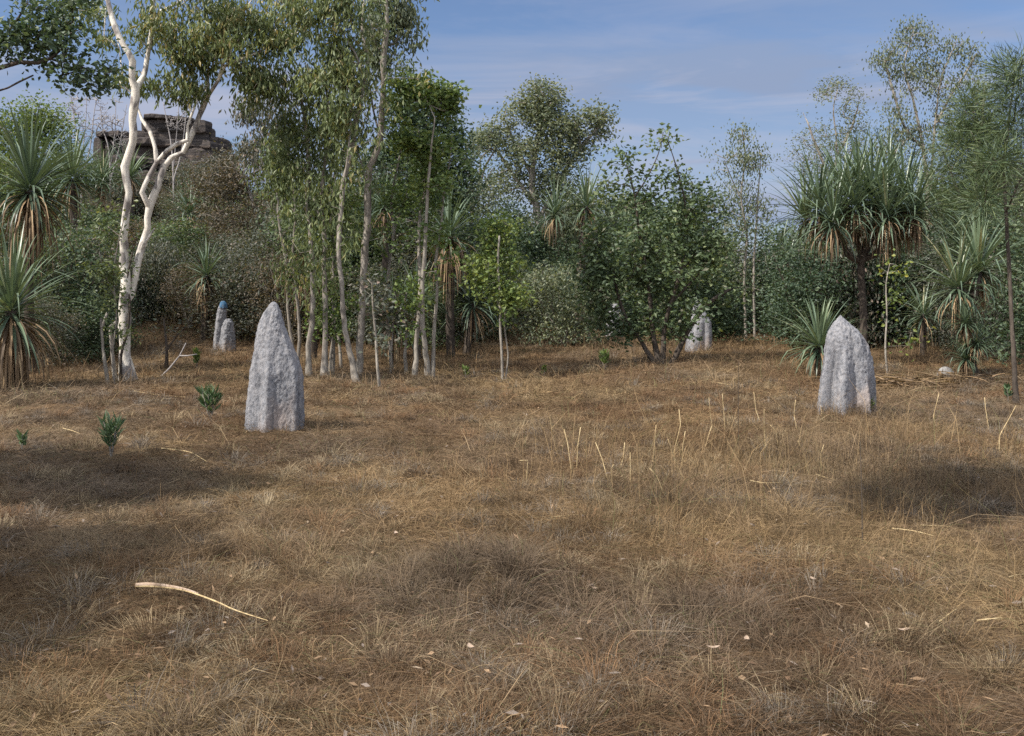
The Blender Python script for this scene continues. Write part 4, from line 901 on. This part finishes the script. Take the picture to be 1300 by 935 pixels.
# ------------------------------------------------------------------ termite mounds
def mound(label, base, prof, depth=.6, seed=0, ridges=(), Y=None, group='grey termite mounds', name='termite_mound', mat=None, lean=0, rough=1.0, cat='termite mound', parent=None, nz_=96, nt_=144):
    """prof: [(py, left px, right px)] bottom to top; ridges: (angle deg, width deg, depth, top fraction)"""
    Yc = (G(*base) if Y is None else [0, Y])[1]
    pr = np.array(prof, dtype=float)
    zt = CH - (pr[:, 0] - HY) / F * Yc; xl = (pr[:, 1] - 650) / F * Yc; xr = (pr[:, 2] - 650) / F * Yc
    b = np.array([(xl[0] + xr[0]) / 2, Yc, Hf((xl[0] + xr[0]) / 2, Yc)])
    zt[0] = min(zt[0], b[2]) - .08
    f = np.linspace(0, 1, nz_); f = 1 - (1 - f) ** 1.25
    z = zt[0] + (zt[-1] - zt[0]) * f
    zz_ = zt; L = np.interp(z, zz_, xl); Rr = np.interp(z, zz_, xr)
    # round the profile
    for _ in range(2):
        L[1:-1] = (L[:-2] + 2 * L[1:-1] + L[2:]) / 4; Rr[1:-1] = (Rr[:-2] + 2 * Rr[1:-1] + Rr[2:]) / 4
    cx = (L + Rr) / 2; hw = (Rr - L) / 2
    a = np.arange(nt_) / nt_ * 2 * PI
    ca, sa = np.cos(a), np.sin(a)
    e = .9
    ux = np.sign(ca) * np.abs(ca) ** e; uy = np.sign(sa) * np.abs(sa) ** e
    A, Fm = np.meshgrid(a, f)
    mod = np.ones_like(A)
    for (ang, wd, dp, tf) in ridges:
        da = (np.degrees(A) - ang + 180) % 360 - 180
        mod += 1.05 * dp * np.exp(-(np.abs(da) / wd) ** 1.6) * np.clip((tf - Fm) / tf * 2.2, 0, 1) ** .8
    X = cx[:, None] + hw[:, None] * ux[None, :] * (1 + (mod - 1) * .45)
    Yy = Yc + (hw * depth + .01)[:, None] * uy[None, :] * mod
    Z = np.repeat(z[:, None], nt_, 1)
    P = np.stack([X, Yy, Z], -1).reshape(-1, 3)
    ctr = np.stack([np.repeat(cx[:, None], nt_, 1), np.full(X.shape, Yc), Z], -1).reshape(-1, 3)
    nr = P - ctr; nr /= np.linalg.norm(nr, axis=1)[:, None] + 1e-6
    nzv = (fbm(P * np.array([5, 5, 1.0]) + seed * 9, 3) - .5) * .05 + (fbm(P * np.array([24, 24, 8]) + seed * 5, 3) - .5) * .030 + (fbm(P * 55 + seed, 2) - .5) * .030
    sc = min(1, hw.max() / .4)
    fade = np.repeat(np.clip(hw / (hw.max() * .3), .25, 1)[:, None], nt_, 1).reshape(-1)
    P = P + nr * (nzv * rough * sc * fade)[:, None]
    idx = np.arange(nz_ * nt_).reshape(nz_, nt_)
    n_ = np.roll(idx, -1, 1)
    Qd = np.stack([idx[:-1], n_[:-1], n_[1:], idx[1:]], -1).reshape(-1, 4)
    top = P[-nt_:].mean(0) + np.array([0, 0, .01 * sc])
    P = np.vstack([P, top]); Tr = np.stack([idx[-1], n_[-1], np.full(nt_, nz_ * nt_)], -1)
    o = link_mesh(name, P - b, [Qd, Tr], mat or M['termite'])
    o.location = b
    if parent is None: tag(o, label, cat, group)
    return o
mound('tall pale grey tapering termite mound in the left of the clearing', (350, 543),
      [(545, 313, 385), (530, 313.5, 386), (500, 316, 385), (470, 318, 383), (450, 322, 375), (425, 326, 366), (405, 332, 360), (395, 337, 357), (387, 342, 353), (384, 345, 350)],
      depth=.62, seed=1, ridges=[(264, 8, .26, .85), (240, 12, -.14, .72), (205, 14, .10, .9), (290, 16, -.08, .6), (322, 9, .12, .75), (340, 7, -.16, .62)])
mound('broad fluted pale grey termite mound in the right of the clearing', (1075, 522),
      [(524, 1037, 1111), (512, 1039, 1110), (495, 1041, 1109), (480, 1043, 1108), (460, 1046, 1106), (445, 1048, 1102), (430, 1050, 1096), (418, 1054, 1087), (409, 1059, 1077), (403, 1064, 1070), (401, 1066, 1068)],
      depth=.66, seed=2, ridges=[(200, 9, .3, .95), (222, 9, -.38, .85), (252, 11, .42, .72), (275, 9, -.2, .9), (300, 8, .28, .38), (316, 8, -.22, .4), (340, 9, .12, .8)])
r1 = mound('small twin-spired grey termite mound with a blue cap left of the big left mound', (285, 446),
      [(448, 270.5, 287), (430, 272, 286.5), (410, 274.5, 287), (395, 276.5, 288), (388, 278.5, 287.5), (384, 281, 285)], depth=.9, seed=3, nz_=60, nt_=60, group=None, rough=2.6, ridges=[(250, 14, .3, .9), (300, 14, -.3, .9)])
Yc = r1.location[1]
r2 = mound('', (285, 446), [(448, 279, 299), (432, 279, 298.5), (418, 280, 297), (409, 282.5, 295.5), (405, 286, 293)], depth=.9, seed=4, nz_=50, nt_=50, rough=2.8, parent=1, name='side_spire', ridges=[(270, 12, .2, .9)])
r2.location = r2.location - r1.location; r2.parent = r1
cap = mound('', (285, 446), [(391, 278.0, 287.8), (388, 278.3, 287.6), (385, 279.8, 286.4), (382.5, 281.5, 284.5)], depth=1.0, seed=5, nz_=24, nt_=30, parent=1, name='blue_cap', mat=M['blue'], Y=Yc, rough=4.5)
# the cap does not go to the ground: flatten its lowest ring onto the spire top
me = cap.data; co = np.empty(len(me.vertices) * 3, dtype=np.float32); me.vertices.foreach_get('co', co); co = co.reshape(-1, 3)
zlow = CH - (391.5 - HY) / F * Yc - cap.location[2]; co[:, 2] = np.maximum(co[:, 2], zlow); me.vertices.foreach_set('co', co.ravel()); me.update()
cap.location = cap.location - r1.location; cap.parent = r1; cap['label'] = 'blue cap on the tip of the mound'
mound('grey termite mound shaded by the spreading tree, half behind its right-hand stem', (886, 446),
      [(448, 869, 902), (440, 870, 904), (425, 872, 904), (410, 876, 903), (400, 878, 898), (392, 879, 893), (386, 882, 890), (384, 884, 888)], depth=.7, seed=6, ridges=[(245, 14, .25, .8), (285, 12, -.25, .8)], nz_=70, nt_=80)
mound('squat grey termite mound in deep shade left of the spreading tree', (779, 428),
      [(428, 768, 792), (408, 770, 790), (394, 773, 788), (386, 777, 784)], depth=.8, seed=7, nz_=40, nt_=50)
mound('low rounded grey boulder at the edge of the undergrowth right of the slim trees', (556, 420),
      [(423, 546, 567), (415, 547, 567), (408, 549, 565), (404, 553, 561), (403, 555, 559)], depth=.9, seed=8, nz_=40, nt_=50, group=None, name='boulder', cat='boulder', mat=M['stone'])
mound('small pale stone lying on the grassy hump near the stout palm', (1200, 478),
      [(480, 1188, 1212), (474, 1190, 1211), (468, 1194, 1207), (466, 1198, 1203)], depth=.8, seed=9, nz_=30, nt_=40, group=None, name='stone', cat='stone', mat=M['stone'])
mound('flat pale grey stone half buried in the right foreground grass', (1154, 783),
      [(787, 1136, 1175), (784, 1138, 1173), (781, 1144, 1168), (779, 1150, 1160)], depth=1.0, seed=10, nz_=30, nt_=50, group=None, name='stone', cat='stone', mat=M['stone'])
# layered rock ledges on the rise
def outcrop(label, slabs, Y, seed):
    """slabs: (py top, py bottom, px left, px right, tilt, depth shift) - broken angular beds, each irregular in plan"""
    R = rs(seed); Vs, Qs, Ts = [], [], []; k = 0
    cx0 = (np.mean([(q_[2] + q_[3]) / 2 for q_ in slabs]) - 650) / F * Y; b = np.array([cx0, Y, Hf(cx0, Y)])
    for (pt, pb, pl, pr_, tilt, dy) in slabs:
        pt = float(pt); pb = float(pb)
        zt = CH - (pt - HY) / F * Y; zb = CH - (pb - HY) / F * Y; xl = (pl - 650) / F * Y; xr = (pr_ - 650) / F * Y
        nt_ = 96; a = np.arange(nt_) / nt_ * 2 * PI
        hw = (xr - xl) / 2; cx = (xl + xr) / 2; cy = Y + dy; hd = max(1.2, hw * .7)
        ang = 1 + (fbm(np.stack([np.cos(a) * 1.5 + seed, np.sin(a) * 1.5, np.full(nt_, pt * .37)], 1), 5) - .5) * .5
        sq = 1 / np.maximum(np.abs(np.cos(a)), np.abs(np.sin(a))) ** .65
        bk_ = np.floor(a * 3.3 + R.rand() * 6 + .5 * np.sin(a * 3)).astype(int) % 23; ang = ang * (1 + (R.rand(23)[bk_] - .5) * .22)
        rows = [(0, .90), (.08, .97), (.2, 1.0), (.8, 1.0), (.95, .97), (1.0, .93), (1.01, .5)]
        P = []
        for fz, sc in rows:
            nn = (fbm(np.stack([np.cos(a) * 5 + pt, np.sin(a) * 5, np.full(nt_, fz * 2.)], 1), 4) - .5) * .16
            x = cx + hw * .93 * np.cos(a) * sq * ang * (sc + nn * .6); y = cy + hd * np.sin(a) * sq * ang * (sc + nn)
            z = zb + (zt - zb) * fz + tilt * (x - cx) + (fbm(np.stack([x * .7, y * .7, np.full(nt_, pt * 1.)], 1), 4) - .5) * .5 * (.4 + .6 * fz)
            P.append(np.stack([x, y, z], 1))
        P = np.array(P).reshape(-1, 3); m = len(rows)
        idx = np.arange(m * nt_).reshape(m, nt_); n_ = np.roll(idx, -1, 1)
        Qd = np.stack([idx[:-1], n_[:-1], n_[1:], idx[1:]], -1).reshape(-1, 4)
        c_ = P[-nt_:].mean(0); P = np.vstack([P, c_]); Tr = np.stack([idx[-1], n_[-1], np.full(nt_, m * nt_)], -1)
        Vs.append(P); Qs.append(Qd + k); Ts.append(Tr + k); k += len(P)
    o = link_mesh('rock_outcrop', np.concatenate(Vs) - b, [np.concatenate(Qs), np.concatenate(Ts)], M['rock'], smooth=False); o.location = b
    tag(o, label, 'rock outcrop', 'layered sandstone ledges')
RB = rs(17)
def beds(top, bottom, lft, rgt, n):
    """n thin beds from top to bottom between two interpolated edges"""
    ys_ = np.sort(np.concatenate([[top, bottom], top + (bottom - top) * RB.rand(n - 1)])); out = []
    for k in range(len(ys_) - 1):
        f = (ys_[k] - top) / (bottom - top)
        l_ = np.interp(f, *lft) + RB.randn() * 5; g_ = np.interp(f, *rgt) + RB.randn() * 5
        out.append((ys_[k], ys_[k + 1] + 2.5, l_, g_, -.05 + RB.randn() * .012, RB.randn() * .35))
    return out
outcrop('layered dark sandstone ledges behind the white gum, the taller right-hand stack', beds(150, 262, ([0, .12, .4, 1], [208, 176, 160, 150]), ([0, .12, .4, 1], [254, 280, 288, 290]), 15), 45, 3)
outcrop('lower left-hand step of the layered sandstone ledges behind the white gum', beds(172, 250, ([0, .2, 1], [136, 128, 118]), ([0, 1], [170, 185]), 10), 47.5, 8)

# ------------------------------------------------------------------ stalks, sticks, seedlings, litter
def stick(name, label, cat, pts, r0, r1, mat, group=None, sides=6, joints=False):
    pts = np.array(pts, dtype=float); c = catmull(pts, .05)
    n = len(c); rr = np.linspace(r0, r1, n)
    if joints: rr = rr * (1 + .25 * (np.arange(n) % 6 == 0))
    b = pts[0].copy(); b[2] = Hf(b[0], b[1])
    o = tubes_mesh(name, [(c, rr, sides)], mat, None, b); o.location = b
    return tag(o, label, cat, group)
R = rs(55)
# standing straw stalks: (top x, top y, foot x, foot y)
st_list = [(698, 530, 708, 570, 0), (716, 545, 727, 600, 0), (737, 543, 732, 590, 0), (756, 562, 772, 602, 0), (793, 562, 786, 590, 0), (779, 590, 778, 615, 0), (833, 540, 826, 590, 0), (862, 520, 853, 575, 0), (848, 558, 880, 612, 0), (825, 595, 846, 625, 0),
           (900, 505, 906, 540, 0), (917, 500, 921, 545, 0), (904, 540, 893, 568, 0), (970, 520, 973, 570, 0), (1010, 508, 1012, 540, 0), (1013, 560, 1030, 605, 0), (1046, 565, 1043, 592, 0), (978, 540, 990, 568, 0), (938, 460, 938, 570, 1), (1290, 515, 1268, 570, 0), (1192, 500, 1184, 530, 0), (957, 498, 966, 530, 0),
           (800, 575, 803, 612, 0), (870, 548, 866, 590, 0), (1250, 505, 1256, 540, 0), (660, 585, 668, 612, 0), (1092, 560, 1095, 690, 1), (1040, 500, 1044, 522, 0)]
def stalk_label(k, tx, fx, dark):
    lean = 'upright' if abs(tx - fx) < 5 else ('leaning left' if tx < fx else 'leaning right')
    return lean
for k, (tx, ty, fx, fy, dk) in enumerate(st_list):
    f = G(fx, min(840, fy + 6)); t = W(tx, ty, f[1] + R.randn() * .08); f[2] -= .03
    m = f + (t - f) * (.35 + .4 * R.rand()) + R.randn(3) * .022; m2 = (m + t) / 2; m1 = (f + m) / 2
    if dk: m = (f + t) / 2 + R.randn(3) * .008
    zone = 'left of the patch' if tx < 780 else 'mid patch' if tx < 895 else 'right side of the patch' if tx < 1000 else 'by the right mound' if tx < 1150 else 'near the right edge'
    lb = f"{'thin dark brown' if dk else 'pale straw'} dead stalk {stalk_label(k, tx, fx, dk)} {zone}"
    stick('dead_stalk', lb, 'stalk', [f, m1, m, m2, t] if not dk else [f, m, t], .004 if dk else .0048, .002 if dk else .0034, M['darkbark'] if dk else M['straw'], group=f'dead stalks {stalk_label(k, tx, fx, dk)} {zone}' + (' dark' if dk else ''), joints=not dk)
def lying(name, label, cat, pts, r0, r1, mat, group=None, lift=.035):
    P = [G(*p) + np.array([0, 0, lift]) for p in pts]
    return stick(name, label, cat, P, r0, r1, mat, group)
# long curved dead frond in the left foreground
P = [G(*p) + np.array([0, 0, .06]) for p in [(172, 760), (195, 761), (232, 765), (270, 779), (300, 791), (340, 806)]]
c = catmull(np.array(P), .03); n = len(c); b = c[0].copy(); b[2] = Hf(b[0], b[1])
fr = empty('fallen_frond', b, 'long curved straw-coloured dead frond lying in the left foreground grass', 'frond')
w = np.interp(np.linspace(0, 1, n), [0, .05, .25, .6, 1], [.010, .019, .009, .008, .003])
tubes_mesh('stalk', [(c, w * .55, 8)], M['straw'], fr, b)
c2 = c[:int(n * .42)] + np.array([0.0, .004, .005]); tubes_mesh('sheath', [(c2, np.interp(np.linspace(0, 1, len(c2)), [0, .15, 1], [.010, .013, .004]), 8)], M['litter'], fr, b)
for pts, lab in [([(870, 492), (895, 486), (902, 484)], 'short pale fallen stick beside the right end of the stalk patch'), ([(905, 488), (930, 492), (938, 490)], 'fallen jointed stick left of the right termite mound'),
                 ([(700, 664), (725, 661), (745, 659)], 'thin fallen straw right of the grassy hummock'), ([(1168, 674), (1190, 675), (1211, 677)], 'bright short fallen straw under the right-hand shaded hollow'),
                 ([(1132, 678), (1160, 682), (1186, 688)], 'thin fallen straw left of the bright one near the shaded hollow'), ([(1035, 608), (1050, 612), (1064, 616)], 'fallen straw below the right termite mound'),
                 ([(952, 617), (970, 620), (992, 619)], 'pale fallen straw in the reddish tall grass'), ([(1240, 797), (1255, 796), (1272, 795)], 'pale fallen straw in the right foreground'), ([(1280, 742), (1292, 740), (1305, 738)], 'fallen straw at the right edge'),
                 ([(1192, 801), (1205, 790), (1214, 783)], 'leaning grass straw beside the flat grey stone'),
                 ([(80, 548), (92, 552), (102, 556)], 'short fallen straw left of the left seedling'), ([(170, 500), (200, 505), (240, 508)], 'thin fallen twig behind the left seedlings'), ([(205, 575), (240, 580), (262, 592)], 'faint fallen twig in front of the left mound'),
                 ([(430, 512), (446, 500), (458, 492)], 'bent fallen twig right of the left mound')]:
    lying('fallen_stick', lab, 'stick', pts, .0048, .003, M['straw'], group='fallen sticks on the dry grass')
# pieces of pale litter
for k, (px, py, s, lab) in enumerate([(503, 690, .045, 'small white fallen leaf left of the grassy hummock'), (755, 760, .04, 'small pinkish fallen leaf right of the grassy hummock'), (1146, 813, .05, 'curled pale fallen leaf below the flat grey stone'), (905, 838, .045, 'pale fallen leaf at the bottom of the foreground'),
                                      (598, 838, .045, 'whitish fallen leaf near the bottom centre'), (458, 583, .05, 'tiny white fallen leaf right of the left mound foot'), (1033, 752, .04, 'tan fallen leaf in the right foreground'), (948, 829, .04, 'dark-edged fallen leaf in the foreground'), (433, 547, .05, 'tiny pale fallen leaf near the left mound')]):
    s *= .68; p = G(px, py); Rk = rs(k + 70)
    u = np.linspace(-1, 1, 9); v = np.linspace(-1, 1, 5); U, Vv = np.meshgrid(u, v)
    wdt = np.sqrt(np.clip(1 - U ** 2, 0, 1)) * .42 + .01
    X = U * s; Yv = Vv * wdt * s; Z = .045 + .35 * s * U ** 2 + .5 * s * (Vv * wdt) ** 2 + .006 * Rk.randn()
    a = Rk.rand() * 6; Xr = X * math.cos(a) - Yv * math.sin(a); Yr = X * math.sin(a) + Yv * math.cos(a)
    V1 = np.stack([Xr, Yr, Z], -1).reshape(-1, 3); V2 = V1 - np.array([0, 0, .002])
    idx = np.arange(45).reshape(5, 9); Qd = np.stack([idx[:-1, :-1], idx[:-1, 1:], idx[1:, 1:], idx[1:, :-1]], -1).reshape(-1, 4)
    o = link_mesh('fallen_leaf', np.vstack([V1, V2]), [np.vstack([Qd, Qd[:, ::-1] + 45])], M['litter']); o.location = p
    tag(o, lab, 'leaf', 'pale fallen leaves')
# green seedlings
def seedling(label, px, py, h, n, seed, lw=.025, ll=.16, group='green seedlings in the dry grass', mat='seed', spread=.7):
    R = rs(seed + 300); b = G(px, py)
    root = empty('seedling', b, label, 'seedling', group)
    ch = []; cs, ds = [], []
    k = max(2, n // 14)
    for i in range(k):
        a = R.rand() * 6.28; tip = b + np.array([math.cos(a) * h * .3 * R.rand(), math.sin(a) * h * .3 * R.rand(), h * (.7 + .3 * R.rand())])
        p0 = b - np.array([0, 0, .02]); pts = np.array([p0, (p0 + tip) / 2 + R.randn(3) * .01, tip]); ch.append((pts, np.array([.006, .005, .003]), 5))
        for j in range(n // k):
            t = .3 + .7 * R.rand() ** .7; cs.append(p0 + (tip - p0) * t); aa = R.rand() * 6.28
            ds.append([math.cos(aa) * spread, math.sin(aa) * spread, .35 + .7 * t + R.randn() * .15])
    tubes_mesh('stem', ch, M['greybark'], root, b)
    cs = np.array(cs); ds = np.array(ds); m = len(cs)
    V, Qd = leaf_geo(cs, ds, ll * (.6 + .6 * R.rand(m)), lw * (.7 + .6 * R.rand(m)), R)
    link_mesh('leaves', V - b, [Qd], M[mat], root, attr=np.clip(.5 + R.randn(m) * .25, 0, 1), smooth=False)
seedling('bushy green seedling on a short stem left of the left termite mound', 267, 533, .36, 130, 1)
seedling('grey-green seedling at the edge of the left foreground shadow', 141, 582, .38, 120, 2, lw=.022)
seedling('small green shoot beneath the small twin-spired mound', 250, 468, .4, 60, 3, lw=.05, ll=.14, mat='bright')
seedling('low green shoots at the foot of the spreading tree', 768, 470, .35, 60, 4, lw=.05, ll=.14, mat='bright')
seedling('small leafy shoot in the grass between the pale stems and the spreading tree', 592, 482, .22, 34, 5, lw=.04, ll=.10, mat='bright')
seedling('yellow-green shoots against the right foot of the right termite mound', 1104, 527, .16, 50, 6, lw=.015, ll=.12, mat='bright')
seedling('tiny green shoot beside the thin trunk at the right edge', 1281, 512, .22, 30, 7, lw=.04, ll=.10, mat='seed')
seedling('sparse green shoot left of the gum-side seedling, far left', 28, 572, .18, 30, 8, lw=.03, ll=.09)
seedling('small leafy shoot between the spreading tree and the lone sapling', 690, 478, .2, 34, 9, lw=.04, ll=.09, mat='bright')
# broken pale saplings left of the gum
for base, pts, lab in [((136, 487), [(137, 487, 4.5), (133, 460, 4.5), (130, 430, 4), (128, 405, 3.5)], 'broken pale dead stem leaning left, furthest left of the gum trunk'),
                       ((148, 484), [(148, 484, 6), (144, 460, 5), (141, 432, 4.5), (140, 415, 4)], 'forked pale dead stem close beside the gum trunk')]:
    px_tree('dead_sapling', lab, 'dead sapling', base, [(1, pts), (0, [(pts[-1][0], pts[-1][1] + 6, 4), (pts[-1][0] + 8, pts[-1][1] - 7, 3.5)])], [], 'small', None, M['palebark'], seed=80 + base[0], group='broken dead stems by the gum')
px_tree('fallen_branch', 'fallen forked dead branch leaning in the grass right of the gum', 'branch', (200, 478), [(1, [(200, 480, 2.5), (215, 468, 2.5), (228, 452, 2), (236, 436, 1.6)]), (0, [(222, 460, 1.8), (238, 452, 1.6), (250, 450, 1.2)])], [], 'small', None, M['twig'], seed=95)
px_tree('sapling', 'small dark twiggy sapling in the grass between the gum and the twin mound', 'sapling', (211, 468), [(1, [(211, 470, 4), (212, 445, 3.5), (210, 425, 3), (208, 405, 2)]), (0, [(212, 440, 2.5), (225, 425, 2), (236, 415, 1.5)])], [(210, 408, 18, 12, 7), (230, 415, 12, 8, 3)], 'small', M['olive'], M['darkbark'], seed=96, nleaf=8, clump=.12, twig=.003)
px_tree('sapling', 'pale-stemmed sapling with yellow-green leaves right of the many-headed palm trunk', 'sapling', (1126, 476), [(1, [(1127, 476, 3), (1124, 440, 2.6), (1126, 400, 2.2), (1125, 360, 1.8), (1130, 335, 1.2)])],
        [(1130, 345, 20, 14, 5), (1147, 368, 20, 26, 6), (1122, 390, 16, 22, 4), (1150, 430, 14, 16, 4)], 'round', M['yellow'], M['palebark'], seed=97, nleaf=12, clump=.13, twig=.003, leafscale=.8)
# dead palm leaves heaped right of the right mound
R = rs(321)
for k, (px, py, n_, lab) in enumerate([(1128, 494, 40, 'heap of dead palm leaves on the ground right of the right termite mound'), (1165, 490, 34, 'heap of dead palm leaves between the right mound and the pale stone'), (1215, 486, 24, 'dead palm leaves lying at the foot of the stout palm')]):
    c = G(px, py); az = R.rand(n_) * 6.28
    Cc = c + np.stack([R.randn(n_) * .35, R.randn(n_) * .25, .05 + R.rand(n_) * .08], 1)
    V, Qd, nf = strap(Cc, az, R.rand(n_) * .2, .6 + R.rand(n_) * .4, .045 * (.7 + R.rand(n_) * .5), .2 + R.rand(n_) * .3, R)
    V[:, 2] = np.maximum(V[:, 2], H(V[:, 0], V[:, 1]) + .03 + .03 * R.rand())
    o = link_mesh('leaf_litter', V - c, [Qd], M['skirt'], attr=np.repeat(R.rand(n_), nf), smooth=False); o.location = c
    tag(o, lab, 'leaf heap', 'heaps of dead palm leaves')

# ------------------------------------------------------------------ light, sky, camera
d = Vector((.857, .516, 0)).normalized(); EL = math.radians(47)
dirv = Vector((d.x * math.cos(EL), d.y * math.cos(EL), -math.sin(EL)))
sun = bpy.data.lights.new('sun', 'SUN'); sun.energy = 4.2; sun.angle = math.radians(.5); sun.color = (1, .94, .85)
so = bpy.data.objects.new('sun', sun); COL.objects.link(so); so.rotation_euler = dirv.to_track_quat('-Z', 'Y').to_euler()
w = bpy.data.worlds.new('World'); SC.world = w; w.use_nodes = True
nt = w.node_tree; nt.nodes.clear(); L = nt.links.new
N = lambda t, **k: _nd(nt, t, **k)
sky = N('ShaderNodeTexSky', sky_type='NISHITA'); sky.sun_disc = False
sky.sun_elevation = EL; sky.sun_rotation = math.atan2(-dirv.x, -dirv.y); sky.altitude = 50; sky.air_density = 1.0; sky.dust_density = .6; sky.ozone_density = 1.6
tc = N('ShaderNodeTexCoord'); sep = N('ShaderNodeSeparateXYZ'); L(tc.outputs['Generated'], sep.inputs[0])
az_ = N('ShaderNodeMath', operation='ADD'); az_.inputs[1].default_value = .12; L(sep.outputs['Z'], az_.inputs[0])
mxz = N('ShaderNodeMath', operation='MAXIMUM'); mxz.inputs[1].default_value = .05; L(az_.outputs[0], mxz.inputs[0])
vd = N('ShaderNodeVectorMath', operation='DIVIDE'); L(tc.outputs['Generated'], vd.inputs[0])
cmb = N('ShaderNodeCombineXYZ')
for i_ in range(3): L(mxz.outputs[0], cmb.inputs[i_])
L(cmb.outputs[0], vd.inputs[1])
mpg = N('ShaderNodeMapping'); mpg.inputs['Scale'].default_value = (.55, 1.1, 1); mpg.inputs['Location'].default_value = (3.1, 1.4, 0); L(vd.outputs[0], mpg.inputs[0])
cn = N('ShaderNodeTexNoise'); cn.inputs['Scale'].default_value = 1.6; cn.inputs['Detail'].default_value = 7; cn.inputs['Roughness'].default_value = .55; cn.inputs['Distortion'].default_value = .3; L(mpg.outputs[0], cn.inputs['Vector'])
cr = ramp(nt, [(.44, (0, 0, 0)), (.64, (1, 1, 1))]); L(cn.outputs['Fac'], cr.inputs[0])
zr = ramp(nt, [(.0, (1, 1, 1)), (.20, (1, 1, 1)), (.26, (.55, .55, .55)), (.5, (.4, .4, .4))]); L(sep.outputs['Z'], zr.inputs[0])
wz = N('ShaderNodeMath', operation='MULTIPLY_ADD'); wz.inputs[1].default_value = .06; L(cn.outputs['Fac'], wz.inputs[0]); L(sep.outputs['Z'], wz.inputs[2])
lowband = ramp(nt, [(.0, (1, 1, 1)), (.17, (.60, .60, .60)), (.222, (.75, .75, .75)), (.245, (.0, .0, .0))]); L(wz.outputs[0], lowband.inputs[0])
mm = N('ShaderNodeMath', operation='MULTIPLY'); L(cr.outputs[0], mm.inputs[0]); L(zr.outputs[0], mm.inputs[1])
m3 = N('ShaderNodeMath', operation='MAXIMUM'); 
lb2 = N('ShaderNodeMath', operation='MULTIPLY'); L(lowband.outputs[0], lb2.inputs[0]); lb2.inputs[1].default_value = .75
L(mm.outputs[0], m3.inputs[0]); L(lb2.outputs[0], m3.inputs[1])
mixc = N('ShaderNodeMixRGB'); mixc.inputs[2].default_value = (2.6, 3.3, 4.85, 1)
hs_ = N('ShaderNodeMixRGB', blend_type='MULTIPLY'); hs_.inputs[0].default_value = 1; hs_.inputs[2].default_value = (.86, .90, 1.04, 1); L(sky.outputs[0], hs_.inputs[1])
L(m3.outputs[0], mixc.inputs[0]); L(hs_.outputs[0], mixc.inputs[1])
mw = N('ShaderNodeMapping'); mw.inputs['Scale'].default_value = (2.2, 2.2, 15); mw.inputs['Location'].default_value = (.3, .7, .2); L(tc.outputs['Generated'], mw.inputs[0])
wn = N('ShaderNodeTexNoise'); wn.inputs['Scale'].default_value = 1.5; wn.inputs['Detail'].default_value = 8; wn.inputs['Roughness'].default_value = .6; wn.inputs['Distortion'].default_value = .5; L(mw.outputs[0], wn.inputs['Vector'])
wr = ramp(nt, [(.47, (0, 0, 0)), (.68, (.75, .75, .75))]); L(wn.outputs['Fac'], wr.inputs[0])
wb = ramp(nt, [(.08, (.55, .55, .55)), (.20, (1, 1, 1)), (.225, (.30, .30, .30)), (.30, (.35, .35, .35))]); L(sep.outputs['Z'], wb.inputs[0])
wm = N('ShaderNodeMath', operation='MULTIPLY'); L(wr.outputs[0], wm.inputs[0]); L(wb.outputs[0], wm.inputs[1])
mixw = N('ShaderNodeMixRGB'); mixw.inputs[2].default_value = (4.6, 4.7, 5.7, 1); L(wm.outputs[0], mixw.inputs[0]); L(mixc.outputs[0], mixw.inputs[1])
# unseen bright clouds overhead and behind the camera, added to lift the fill light
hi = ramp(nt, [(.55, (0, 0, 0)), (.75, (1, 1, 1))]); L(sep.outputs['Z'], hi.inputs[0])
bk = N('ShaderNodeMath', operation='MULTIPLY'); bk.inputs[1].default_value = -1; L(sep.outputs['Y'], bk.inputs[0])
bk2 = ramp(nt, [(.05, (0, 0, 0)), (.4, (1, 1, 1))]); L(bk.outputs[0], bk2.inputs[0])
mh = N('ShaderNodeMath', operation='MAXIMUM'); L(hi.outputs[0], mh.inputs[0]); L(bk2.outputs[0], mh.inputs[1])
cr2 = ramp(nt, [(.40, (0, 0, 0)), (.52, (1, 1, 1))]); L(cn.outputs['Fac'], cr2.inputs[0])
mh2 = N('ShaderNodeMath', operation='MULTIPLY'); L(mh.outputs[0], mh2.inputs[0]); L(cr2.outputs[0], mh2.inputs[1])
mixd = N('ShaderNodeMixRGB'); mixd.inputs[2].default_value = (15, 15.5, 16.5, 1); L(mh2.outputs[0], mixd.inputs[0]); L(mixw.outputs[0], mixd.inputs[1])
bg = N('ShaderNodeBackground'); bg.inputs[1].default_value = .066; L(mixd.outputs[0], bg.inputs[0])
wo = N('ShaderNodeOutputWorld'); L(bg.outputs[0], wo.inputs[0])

cam = bpy.data.cameras.new('camera'); co_ = bpy.data.objects.new('camera', cam); COL.objects.link(co_)
co_.location = (0, 0, CH); co_.rotation_euler = (PI / 2, 0, 0)
cam.sensor_width = 36; cam.lens = F / 1300 * 36; cam.shift_y = -(467.5 - HY) / 1300
cam.clip_start = .1; cam.clip_end = 3000
SC.camera = co_
SC.view_settings.view_transform = 'Standard'; SC.view_settings.look = 'None'; SC.view_settings.exposure = .8; SC.view_settings.gamma = 1
SC.cycles.max_bounces = 6; SC.cycles.diffuse_bounces = 4; SC.cycles.glossy_bounces = 2; SC.cycles.transmission_bounces = 3
SC.cycles.use_denoising = False
